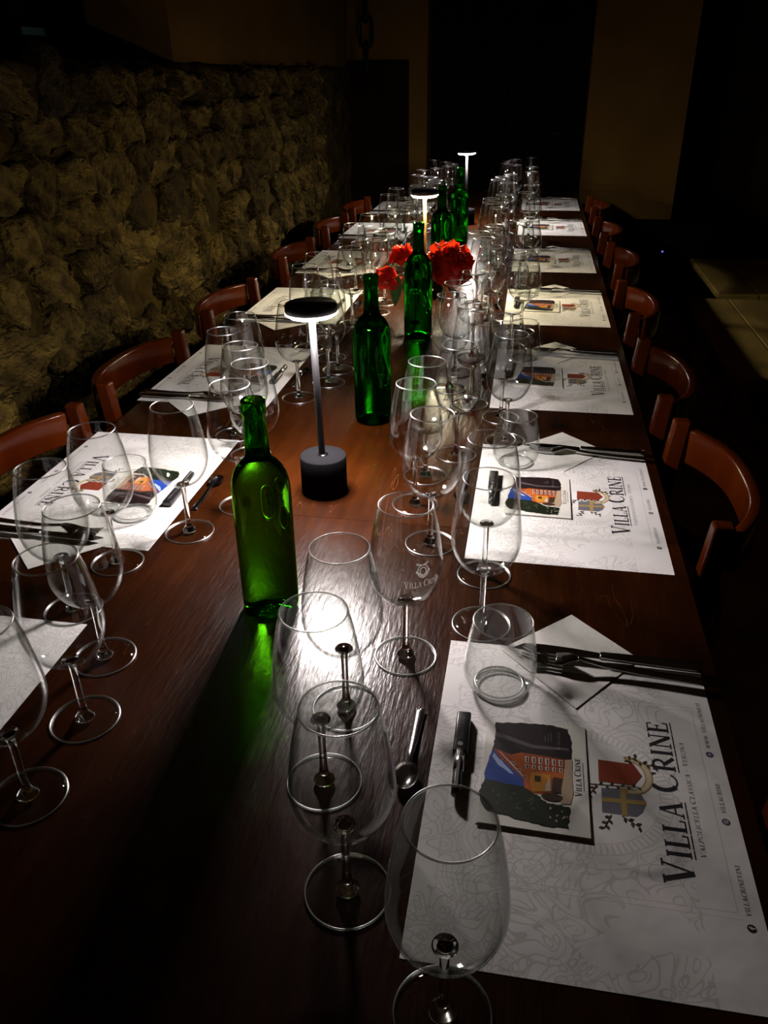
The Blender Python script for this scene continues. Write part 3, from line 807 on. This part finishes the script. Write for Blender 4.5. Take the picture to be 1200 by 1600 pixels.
sp = thing('teaspoon', '', 'spoon')
bm = bmesh.new()
P = spline([(0, 0, 0.003), (0.045, 0, 0.0035), (0.072, 0, 0.007), (0.084, 0, 0.006)], 5)
W = [0.0105 - 0.0062 * min(1, i / (len(P) - 1) * 1.15) for i in range(len(P))]
sweep(bm, P, W, [0.0018] * len(P), lambda i: (0, 1, 0)); obj('handle', bev(bm, 0.0005, 1), M['steel'], sp, True)
bm = bmesh.new()
rings = []
for j in range(6):
    q = j / 5
    rings.append([bm.verts.new((0.100 + 0.0185 * q * math.cos(a) * (1 + 0.12 * math.cos(a)), 0.0125 * q * math.sin(a), 0.0012 + 0.0062 * q ** 2.2)) for a in [2 * PI * k / 20 for k in range(20)]] if j else [bm.verts.new((0.100, 0, 0.0012))])
for a, b2 in zip(rings[:-1], rings[1:]):
    for k2 in range(20):
        bm.faces.new([a[0], b2[k2], b2[(k2 + 1) % 20]] if len(a) == 1 else [a[k2], b2[k2], b2[(k2 + 1) % 20], a[(k2 + 1) % 20]])
bmesh.ops.solidify(bm, geom=bm.faces[:], thickness=0.0009)
bmesh.ops.recalc_face_normals(bm, faces=bm.faces[:])
obj('spoon_bowl', bm, M['steel'], sp, True)

pn = thing('pen', '', 'pen')            # local x from the writing end to the cap end
def xl(prof, n=14):
    b = bmesh.new(); lathe(b, prof, n); bmesh.ops.rotate(b, verts=b.verts[:], cent=(0, 0, 0), matrix=Matrix.Rotation(PI / 2, 3, 'Y')); return b
obj('barrel', xl([(0, 0), (0.0045, 0.001), (0.0050, 0.012), (0.0052, 0.058), (0, 0.058)]), M['pen'], pn, True, loc=(0, 0, 0.0065))
bm = bmesh.new(); box(bm, 0.055, 0.116, -0.0078, 0.0078, 0.0008, 0.0105); obj('cap', bev(bm, 0.0022, 3), M['pen'], pn, True)
obj('grip', xl([(0, 0.03), (0.0057, 0.031), (0.0057, 0.055), (0, 0.055)]), M['pensilver'], pn, True, loc=(0, 0, 0.0065))
bm = bmesh.new(); box(bm, 0.004, 0.040, -0.0016, 0.0016, 0.0122, 0.0134); box(bm, 0.036, 0.040, -0.0016, 0.0016, 0.010, 0.0124); obj('clip', bm, M['pensilver'], pn)
bm = bmesh.new(); flat_text(bm, 'VILLA CRINE', 0.073, -0.0016, 0.0042, 0.01075, 0, fit=0.034, small=0.8)
poly(bm, arc(0.066, 0.0005, 0.003, 0.003, 0, 360, 10)[:-1], 0.01075); obj('pen_lettering', bm, M['inkgrey'], pn)

# ------------------------------------------------------------------ wine glass and tumbler
GH = 0.21
BOWLF = spline([(0.0052, 0.0826), (0.0120, 0.0845), (0.0235, 0.0893), (0.0320, 0.0975), (0.0388, 0.1095), (0.0423, 0.1220), (0.0430, 0.1320), (0.0418, 0.1480), (0.0388, 0.1710), (0.0350, 0.1920), (0.0306, GH)], 4)
CUT = next(i for i, p in enumerate(BOWLF) if p[0] > 0.0085)
BOWL = BOWLF[CUT:]
STEM_UP = BOWLF[1:CUT + 1]
STEM_IN = [(r * 0.985 - 0.0004, z + 0.0008 + 0.0030 * max(0.0, 1 - r / 0.0100) ** 0.8) for r, z in STEM_UP[::-1]]
def wine_glass(name):
    g = thing(name, '', 'wine glass')
    b = bmesh.new(); lathe(b, BOWL, 44, 1); lathe(b, [(max(0.002, r - 0.0011), z + 0.0009) for r, z in BOWL[:-1]] + [(0.0296, GH)], 44, 0); obj('bowl', b, [M['bowl'], M['bowlout']], g, True)
    b = bmesh.new(); ring(b, 0.0304, 0.0009, GH, 48, 8); obj('rim', b, M['rim'], g, True)
    b = bmesh.new()
    lathe(b, spline([(0.0, 0.0032), (0.0105, 0.0036), (0.0085, 0.0075), (0.0055, 0.0125), (0.0042, 0.0200), (0.0037, 0.0320), (0.0037, 0.0660), (0.0041, 0.0780), (0.0052, 0.0826)], 4) + STEM_UP + STEM_IN[:-2] + [(0.0, STEM_IN[-1][1])], 40)
    obj('stem', b, M['stem'], g, True)
    b = bmesh.new(); lathe(b, [(0.0368, 0.0010), (0.0372, 0.0016), (0.030, 0.0021), (0.018, 0.0027), (0.0095, 0.0036)], 44)
    ring(b, 0.0372, 0.0010, 0.0012, 52, 8, 1); obj('foot', b, [M['bowl'], M['rim']], g, True)
    return g
wg = wine_glass('wine_glass')
KIDS[wg.name] = tree(wg)

tb = thing('tumbler', '', 'tumbler')
TPROF = spline([(0.0300, 0.0035), (0.0355, 0.0065), (0.0405, 0.0170), (0.0418, 0.0300), (0.0405, 0.0480), (0.0372, 0.0700), (0.0330, 0.0920)], 4)
b = bmesh.new(); lathe(b, TPROF, 44, 1); lathe(b, [(r - 0.0014, z) for r, z in TPROF], 44, 0); obj('bowl', b, [M['bowl'], M['bowlout']], tb, True)
b = bmesh.new(); ring(b, 0.0330, 0.0008, 0.092, 48, 8); obj('rim', b, M['rim'], tb, True)
b = bmesh.new(); lathe(b, [(0, 0.0070), (0.012, 0.0068), (0.024, 0.0060), (0.0310, 0.0040), (0.0300, 0.0035)], 40)
ring(b, 0.0275, 0.0011, 0.0052, 48, 6, 1); ring(b, 0.0300, 0.0009, 0.0014, 48, 6, 1)
obj('base', b, [M['bowl'], M['rim']], tb, True)

ORD = ['first', 'second', 'third', 'fourth', 'fifth', 'sixth', 'seventh', 'eighth', 'ninth']
RM = [-0.231, 0.387, 1.002, 1.661, 2.361, 3.102, 3.841]                # near edges of the right-hand placemats
LMC = [-0.062, 0.545, 1.145, 1.800, 2.450, 3.150, 3.870]                # centres of the left-hand placemats
RG = {0: [(0.062, -0.269), (-0.031, -0.178), (-0.080, -0.061), (-0.081, 0.048), (-0.029, 0.150), (0.058, 0.229)],
      1: [(0.054, 0.347), (-0.032, 0.421), (-0.072, 0.543), (-0.069, 0.652), (-0.024, 0.750), (0.064, 0.829)],
      2: [(0.050, 0.947), (-0.018, 1.017), (-0.073, 1.107), (-0.070, 1.222), (-0.039, 1.340), (0.051, 1.447)],
      3: [(0.075, 1.590), (-0.020, 1.667), (-0.047, 1.792), (-0.068, 1.885), (-0.030, 2.010), (0.055, 2.110)]}
for s in (4, 5, 6):
    RG[s] = [(x + RND.uniform(-.012, .012), RM[s] + d + RND.uniform(-.012, .012)) for x, d in
             ((0.062, -0.05), (-0.025, 0.03), (-0.070, 0.14), (-0.070, 0.25), (-0.028, 0.36), (0.062, 0.45))]
LG = {0: [(-0.366, -0.127), (-0.364, -0.016), (-0.394, 0.089), (-0.483, 0.176)],
      1: [(-0.479, 0.297), (-0.408, 0.399), (-0.355, 0.497), (-0.357, 0.601), (-0.405, 0.694), (-0.466, 0.779)],
      2: [(-0.472, 0.888), (-0.394, 1.000), (-0.352, 1.107), (-0.351, 1.200), (-0.390, 1.290), (-0.466, 1.363)],
      3: [(-0.469, 1.509), (-0.401, 1.606), (-0.352, 1.735), (-0.350, 1.850), (-0.395, 1.940), (-0.470, 1.990)]}
for s in (4, 5, 6):
    LG[s] = [(x + RND.uniform(-.012, .012), LMC[s] + d + RND.uniform(-.012, .012)) for x, d in
             ((-0.468, -0.26), (-0.400, -0.16), (-0.352, -0.05), (-0.352, 0.06), (-0.400, 0.16), (-0.468, 0.25))]
first_used = [False]
def put_glass(x, y, label, group):
    if not first_used[0]:
        first_used[0] = True
        wg.location = (x, y, TZ); tag(wg, label, None, group); return wg
    return dup(wg, (x, y, TZ), RND.uniform(0, 6.28), label, group)
special = None
for s in range(7):
    for i, (x, y) in enumerate(RG[s]):
        g = put_glass(x, y, f'clear stemmed wine glass, {ORD[i]} of six along the {ORD[s]} right-hand placemat, counted from the front', 'wine glasses along the right-hand placemats')
        if s == 0 and i == 4: special = g
    n = len(LG[s])
    for i, (x, y) in enumerate(LG[s]):
        cnt = 'four' if n == 4 else 'six'
        put_glass(x, y, f'clear stemmed wine glass, {ORD[i]} of {cnt} along the {ORD[s]} left-hand placemat, counted from the front', 'wine glasses along the left-hand placemats')

# engraved name and crest on the glass that shows them
special['label'] = 'clear stemmed wine glass engraved with white name and crest, right of the nearest bottle'
special.rotation_euler = (0, 0, 0)
def bowl_r(h):
    for (r0, h0), (r1, h1) in zip(BOWL[:-1], BOWL[1:]):
        if h0 <= h <= h1: return r0 + (r1 - r0) * (h - h0) / max(1e-6, h1 - h0)
    return 0.03
bm = bmesh.new(); flat_text(bm, 'VILLA CRINE', -0.0215, 0.0, 0.0085, 0, 0, fit=0.043, small=0.8, bold=0.9)
for q in range(2):
    A = arc(0, 0.0195, 0.0072 - q * .0028, 0.0082 - q * .003, 0, 360, 16); B2 = arc(0, 0.0195, 0.0060 - q * .0028, 0.0070 - q * .003, 0, 360, 16)
    for i in range(16): poly(bm, [A[i], A[i + 1], B2[i + 1], B2[i]], 0)
for sx in (-1, 1):
    poly(bm, [(0, 0.012), (sx * .009, 0.019), (sx * .008, 0.021), (0, 0.0135)], 0)
    poly(bm, [(sx * .002, 0.026), (sx * .008, 0.0285), (sx * .007, 0.030), (sx * .001, 0.0275)], 0)
bmesh.ops.subdivide_edges(bm, edges=[e for e in bm.edges if e.calc_length() > 0.003], cuts=2, use_grid_fill=True)
a0 = math.atan2(CAM.y - special.location.y, CAM.x - special.location.x) + math.radians(27)
for v in bm.verts:
    h = 0.128 + v.co.y; r = bowl_r(h) + 0.0003; a = a0 + v.co.x / 0.042
    v.co = Vector((r * math.cos(a), r * math.sin(a), h))
m, N, L, bs = mat('frosted white engraving')
tr = N.new('ShaderNodeBsdfTransparent'); mx = N.new('ShaderNodeMixShader'); mx.inputs[0].default_value = 0.4
bs.inputs['Base Color'].default_value = (0.75, 0.75, 0.75, 1); bs.inputs['Roughness'].default_value = 0.6
tl = N.new('ShaderNodeBsdfTranslucent'); tl.inputs[0].default_value = (0.85, 0.85, 0.85, 1)
ms = N.new('ShaderNodeMixShader'); ms.inputs[0].default_value = 0.6
L.new(bs.outputs[0], ms.inputs[1]); L.new(tl.outputs[0], ms.inputs[2])
L.new(tr.outputs[0], mx.inputs[1]); L.new(ms.outputs[0], mx.inputs[2]); L.new(mx.outputs[0], N['Material Output'].inputs['Surface'])
eo = obj('engraving', bm, m, special); eo['label'] = 'frosted white lettering and crest'

# ------------------------------------------------------------------ laying the places
def place_ab(ax, ay, bx, by):                      # a placement in the placemat frame: from a towards b
    return ax, ay, math.atan2(by - ay, bx - ax)
used = set()
def put(root, x, y, z, rz, label, group):
    if root.name not in used:
        used.add(root.name); KIDS[root.name] = tree(root)
        root.location = (x, y, z); root.rotation_euler = (0, 0, rz); tag(root, label, None, group); return root
    return dup(root, (x, y, z), rz, label, group)
def lay(side, s, mx_, my_, jit):
    rz = PI / 2 if side == 'right' else -PI / 2
    c, sn = math.cos(rz), math.sin(rz)
    def w(x, y): return mx_ + c * x - sn * y, my_ + sn * x + c * y
    who = f'{ORD[s]} {side}-hand'
    put(pm, mx_, my_, TZ, rz + jit(0.006), f'white printed paper placemat with crest and black title, {ORD[s]} from the front on the {side}', f'{side}-hand placemats')
    put(lf, *w(jit(.004), jit(.004)), TZ, rz + jit(0.02), f'photo leaflet lying on the {who} placemat', f'leaflets on the {side}-hand placemats')
    put(nk, *w(jit(.005), jit(.005)), TZ, rz + jit(0.02), f'white paper napkin set cornerwise under the cutlery of the {who} placemat', f'napkins on the {side}-hand side')
    ax, ay, a = place_ab(0.1672, -0.1490, 0.1850, 0.0490)
    put(fk, *w(ax, ay), TZ + 0.0045, rz + a + jit(.01), f'steel fork lying on the napkin of the {who} placemat', f'forks on the {side}-hand side')
    ax, ay, a = place_ab(0.1925, -0.1495, 0.2010, 0.0720)
    put(kn, *w(ax, ay), TZ + 0.0045, rz + a + jit(.01), f'steel table knife lying behind the fork on the {who} placemat', f'knives on the {side}-hand side')
    ax, ay, a = place_ab(0.0780, 0.1690, -0.0420, 0.1710)
    if not (side == 'left' and s == 0):
        put(sp, *w(ax + jit(.01), ay), TZ, rz + a + jit(.05), f'steel teaspoon on the bare wood inside the {who} placemat', f'teaspoons on the {side}-hand side')
        ax, ay, a = place_ab(-0.0420, 0.1195, 0.0735, 0.1205)
        put(pn, *w(ax + jit(.006), ay), TZ + 0.0004, rz + a + jit(.06), f'black pen with white lettering on the {who} placemat', f'pens on the {side}-hand placemats')
        tx, ty = w(0.134 if side == 'right' else 0.106, 0.0855 if side == 'right' else 0.076)
        put(tb, tx, ty, TZ + 0.0004, RND.uniform(0, 6), f'short stemless glass tumbler on the {who} placemat', f'tumblers on the {side}-hand side')
still = lambda a: 0.0
jig = lambda a: RND.uniform(-a, a)
for s in range(7):
    lay('right', s, 0.1715, RM[s] + 0.21, still if s < 2 else jig)
for s in range(7):
    lay('left', s, -0.597, LMC[s], still if s < 2 else jig)

# ------------------------------------------------------------------ bottles
bt = thing('wine_bottle', '', 'bottle')
b = bmesh.new()
OUT = [(0, 0.020), (0.010, 0.018), (0.022, 0.008), (0.028, 0.001), (0.0325, 0.0008), (0.0358, 0.004), (0.0368, 0.012)]
OUT += [(0.0370, 0.03), (0.0370, 0.08), (0.0370, 0.13), (0.0370, 0.165)] + spline([(0.0369, 0.172), (0.0358, 0.186), (0.0322, 0.200), (0.0250, 0.2115), (0.0178, 0.219), (0.0152, 0.227)], 4)[1:]
OUT += [(0.0143, 0.245), (0.0134, 0.266), (0.0130, 0.274), (0.0143, 0.276), (0.0148, 0.280), (0.0148, 0.292), (0.0140, 0.2945), (0.0098, 0.2947)]
OUT += [(0.0094, 0.2935), (0.0093, 0.270), (0.0104, 0.250), (0.0118, 0.2275)]
lathe(b, OUT, 40)
lathe(b, [(0.0118, 0.2275), (0.0112, 0.2255), (0.0, 0.2245)], 40, 1)   # surface of the wine in the open neck
bmesh.ops.remove_doubles(b, verts=b.verts[:], dist=1e-6)
bottle_body = obj('body', b, [M['green'], M['clear']], bt, True)
BL = ['nearest green wine bottle, standing before the nearest lamp', 'second green wine bottle, right of the nearest lamp',
      'third green wine bottle, dark and standing just before the red flowers', 'fourth green wine bottle, just right of the middle lamp and left of the farthest bottle',
      'fifth and farthest green wine bottle, behind the large red peony']
for (x, y), l in zip([(-0.222, 0.226), (-0.208, 0.897), (-0.198, 1.500), (-0.221, 2.264), (-0.212, 2.850)], BL):
    o = put(bt, x, y, TZ, RND.uniform(0, 6), l, 'green wine bottles down the middle')
    if 'nearest green' in l:
        first_body = bottle_body
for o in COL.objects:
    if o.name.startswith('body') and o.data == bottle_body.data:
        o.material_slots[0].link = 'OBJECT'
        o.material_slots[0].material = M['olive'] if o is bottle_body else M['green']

# ------------------------------------------------------------------ table lamps
LAMPS = [((-0.232, 0.570), (1.0, 0.89, 0.875), 'nearest black mushroom table lamp with pale white light', 1.0),
         ((-0.232, 1.935), (1.0, 0.84, 0.56), 'middle mushroom table lamp with warm yellow light, behind the red flowers', 1.0),
         ((-0.224, 3.372), (1.0, 0.90, 0.85), 'farthest mushroom table lamp, its lit disc against the dark doorway', 1.0)]
for (x, y), colr, lab, pw in LAMPS:
    t = thing('table_lamp', lab, 'table lamp', (x, y, TZ), 0)
    b = bmesh.new(); lathe(b, [(0, 0.0), (0.0375, 0.0), (0.0388, 0.0015), (0.0388, 0.0655), (0.0378, 0.0675), (0, 0.068)], 40); obj('base', b, M['base'], t, True)
    b = bmesh.new(); lathe(b, [(0.0085, 0.068), (0.0085, 0.0692), (0.0060, 0.0697)], 20); obj('collar', b, M['steel'], t, True)
    tilt = -0.022
    b = bmesh.new(); lathe(b, [(0, 0.066), (0.0056, 0.066), (0.0056, 0.3080), (0, 0.3080)], 16)
    obj('pole', b, M['litgold'] if 'middle' in lab else M['black'], t, True).rotation_euler = (0, tilt, 0)
    b = bmesh.new(); lathe(b, [(0.0392, 0.3078), (0.0405, 0.3080), (0.0405, 0.3190), (0.0385, 0.3215), (0.0, 0.3220)], 48)
    lathe(b, [(0.0, 0.3105), (0.0385, 0.3090)], 48)
    sh = obj('shade', b, M['black'], t, True); sh.rotation_euler = (0, tilt, 0)
    b = bmesh.new(); lathe(b, [(0.0338, 0.3014), (0.0392, 0.3054)], 48)
    be = bmesh.new(); lathe(be, [(0.0392, 0.3054), (0.0402, 0.3049), (0.0407, 0.3055), (0.0407, 0.3079), (0.0392, 0.3080)], 48)
    eb = obj('lit_edge', be, emit('softly glowing diffuser edge', colr, 12.0), t, True); eb.rotation_euler = (0, tilt, 0)
    lr = obj('light_ring', b, emit('lamp light ring', colr, RING_POWER * pw), t, True); lr.rotation_euler = (0, tilt, 0)
    b = bmesh.new(); lathe(b, [(0.0060, 0.3012), (0.0338, 0.3014)], 48)
    df = obj('diffuser', b, emit('lamp diffuser', colr, LAMP_POWER * pw), t, True); df.rotation_euler = (0, tilt, 0)

# ------------------------------------------------------------------ peonies in a small vase
vs = thing('flower_vase', 'small low glass vase holding the red peonies behind the third bottle', 'vase', (-0.205, 1.665, TZ))
b = bmesh.new(); lathe(b, spline([(0.022, 0.0), (0.030, 0.004), (0.034, 0.025), (0.030, 0.055), (0.024, 0.075), (0.027, 0.088)], 4), 32); obj('body', b, M['bowl'], vs, True)
b = bmesh.new(); ring(b, 0.027, 0.001, 0.088, 36, 6); obj('rim', b, M['rim'], vs, True)
b = bmesh.new(); lathe(b, [(0, 0.0), (0.0215, 0.0), (0.021, 0.004), (0, 0.0045)], 28); obj('base', b, M['stem'], vs, True)

def petal_mesh(k):
    b = bmesh.new(); n, mm = 6, 9
    g = []
    for i in range(n + 1):
        t = i / n
        wdt = math.sin(PI * (0.10 + 0.60 * t)) ** 0.9
        row = []
        for j in range(mm + 1):
            q = j / mm * 2 - 1
            fr = 0.10 * math.sin(q * 9 + k * 2) * t ** 3
            row.append(b.verts.new((0.5 * q * wdt, 0.30 * q * q * t - 0.35 * math.sin(t * 2.0) * 0.5 + 0.22 * t * t + fr * 0.5, t * (1 - 0.26 * q * q * t) + 0.035 * math.sin(q * 9 + k) * t * t)))
        g.append(row)
    for i in range(n):
        for j in range(mm):
            b.faces.new([g[i][j], g[i][j + 1], g[i + 1][j + 1], g[i + 1][j]])
    me = bpy.data.meshes.new('petal'); b.to_mesh(me); b.free(); me.materials.append(M['petal'])
    for p in me.polygons: p.use_smooth = True
    return me
PET = [petal_mesh(k) for k in range(4)]
def leaf_mesh(l, w):
    b = bmesh.new(); n = 8; L_, R_, Cc = [], [], []
    for i in range(n + 1):
        t = i / n; ww = w * math.sin(PI * min(1, t * 0.97 + 0.03)) ** 0.8 * (1 - 0.25 * t)
        dz = -0.10 * l * t * t
        L_.append(b.verts.new((-ww, t * l, dz + 0.16 * ww))); R_.append(b.verts.new((ww, t * l, dz + 0.16 * ww))); Cc.append(b.verts.new((0, t * l, dz)))
    for i in range(n):
        b.faces.new([L_[i], Cc[i], Cc[i + 1], L_[i + 1]]); b.faces.new([Cc[i], R_[i], R_[i + 1], Cc[i + 1]])
    return b
def peony(loc, head, axis, size, layers, label, stalk):
    f = thing('peony', label, 'flower', loc, 0, None)
    hd = Vector(head); ax = Vector(axis).normalized()
    rot = ax.to_track_quat('Z', 'Y').to_matrix()
    for li, (cnt, opening, ln) in enumerate(layers):
        for k in range(cnt):
            a = 2 * PI * (k + 0.5 * (li % 2) + RND.uniform(-.12, .12)) / cnt
            op = opening + RND.uniform(-0.15, 0.15)
            m3 = rot @ Matrix.Rotation(a, 3, 'Z') @ Matrix.Rotation(-op, 3, 'X')
            s = size * ln * RND.uniform(0.88, 1.1)
            o = obj('petal', RND.choice(PET), None, f)
            o.matrix_local = Matrix.Translation(hd + rot @ Vector((0, 0, -0.25 * size))) @ m3.to_4x4() @ Matrix.Diagonal((s * 0.95, s, s, 1))
    b = bmesh.new(); tube(b, spline(stalk, 5), 0.0028, 7); obj('stalk', b, M['stalk'], f, True)
    return f
base = (-0.205, 1.665, TZ)
fl1 = peony(base, (0.076, 0.00, 0.172), (0.30, -0.25, 0.9), 0.066,
      [(5, 0.10, 0.75), (7, 0.35, 0.90), (9, 0.70, 1.0), (11, 1.10, 1.08), (12, 1.55, 1.08), (10, 2.05, 0.98)],
      'large full red peony right of the third bottle', [(0, 0, 0.006), (0.003, 0, 0.08), (0.022, -0.005, 0.125), (0.070, 0, 0.155)])
fl2 = peony(base, (-0.060, 0.00, 0.184), (-0.15, 0.1, 1.0), 0.044,
      [(4, 0.15, 0.8), (6, 0.5, 0.95), (7, 0.95, 1.05), (6, 1.5, 1.0)],
      'smaller red peony left of the third bottle', [(-0.002, 0.002, 0.006), (-0.008, 0, 0.08), (-0.03, 0, 0.13), (-0.058, 0, 0.168)])
fl3 = peony(base, (-0.098, -0.006, 0.138), (-0.30, -0.1, -0.95), 0.050,
      [(4, 0.12, 1.25), (5, 0.35, 1.35), (5, 0.65, 1.0)],
      'drooping dark red peony bud hanging leftmost of the three', [(-0.004, -0.002, 0.006), (-0.014, 0, 0.085), (-0.055, -0.003, 0.155), (-0.092, -0.006, 0.150)])
for (lx, ly, lz2, rx, rz, ll, ww, par) in ((-0.070, -0.012, 0.128, -1.25, 2.75, 0.085, 0.021, fl2), (-0.045, -0.01, 0.125, -0.9, 3.3, 0.06, 0.018, fl2), (0.035, -0.015, 0.115, -0.9, -2.4, 0.065, 0.02, fl1), (0.065, -0.01, 0.105, -0.6, -1.9, 0.06, 0.02, fl1)):
    o = obj('leaf', leaf_mesh(ll, ww), M['leaf'], par, True, (lx, ly, lz2)); o.rotation_euler = (rx, 0, rz)

# ------------------------------------------------------------------ chairs; local +x points to the table, backrest at local x = 0
chh = thing('dining_chair', '', 'chair')
SEP = 0.195
for s in (-1, 1):
    b = bmesh.new()
    P = [(0.05, s * SEP, 0.0), (0.03, s * SEP, 0.45), (-0.004, s * SEP, 0.82)]
    rings = []
    for (x, y, z), (w, d) in zip(P, ((.03, .03), (.036, .032), (.030, .026))):
        rings.append([b.verts.new((x + a * w / 2, y + c * d / 2, z)) for a, c in ((-1, -1), (1, -1), (1, 1), (-1, 1))])
    for a, c in zip(rings[:-1], rings[1:]):
        for k in range(4): b.faces.new([a[k], a[(k + 1) % 4], c[(k + 1) % 4], c[k]])
    b.faces.new(rings[0][::-1]); b.faces.new(rings[-1]); bmesh.ops.recalc_face_normals(b, faces=b.faces[:])
    obj('post', bev(b, 0.004, 2), M['chair'], chh)
    b = bmesh.new(); box(b, 0.385, 0.420, s * 0.17 - .017, s * 0.17 + .017, 0, 0.43); obj('leg', bev(b, 0.004, 1), M['chair'], chh)
    b = bmesh.new(); box(b, 0.055, 0.39, s * 0.175 - .011, s * 0.175 + .011, 0.16, 0.185); obj('stretcher', bev(b, 0.003, 1), M['chair'], chh)
b = bmesh.new(); box(b, 0.03, 0.435, -0.205, 0.205, 0.43, 0.462); obj('seat', bev(b, 0.010, 3), M['chair'], chh, True)
def rail(zc, h, bow, th):
    b = bmesh.new(); n = 24; P = []
    for k in range(n + 1):
        a = -1 + 2 * k / n
        P.append((-0.012 - bow * (1 - abs(a) ** 2.6) - 0.012 * (zc > .7), a * (SEP - 0.006), zc))
    def side(i):
        p0, p1 = Vector(P[max(0, i - 1)]), Vector(P[min(n, i + 1)]); t = p1 - p0
        return (t.y, -t.x, 0)
    sweep(b, P, th, h, side)
    return bev(b, 0.004, 2)
obj('top_rail', rail(0.772, 0.066, 0.056, 0.019), M['chair'], chh, True)
obj('lower_rail', rail(0.60, 0.040, 0.045, 0.016), M['chair'], chh, True)
def cz(y): return (y + 0.624) * 1.0366 - 0.624
CR = [-0.23, cz(0.571), cz(1.067), cz(1.662), cz(2.275), 2.98, 3.68]
CL = [cz(0.49), cz(0.987), cz(1.556), cz(2.256), cz(2.87), 3.55]
for i, y in enumerate(CR):
    put(chh, 0.364 + (0.012 if i in (1, 4) else 0), y, 0, PI, f'reddish wooden chair pushed in on the right, {ORD[i]} from the front', 'chairs on the right of the table')
for i, y in enumerate(CL):
    put(chh, -0.765, y, 0, 0, f'reddish wooden chair pushed in by the stone wall, {ORD[i]} from the front', 'chairs by the stone wall')
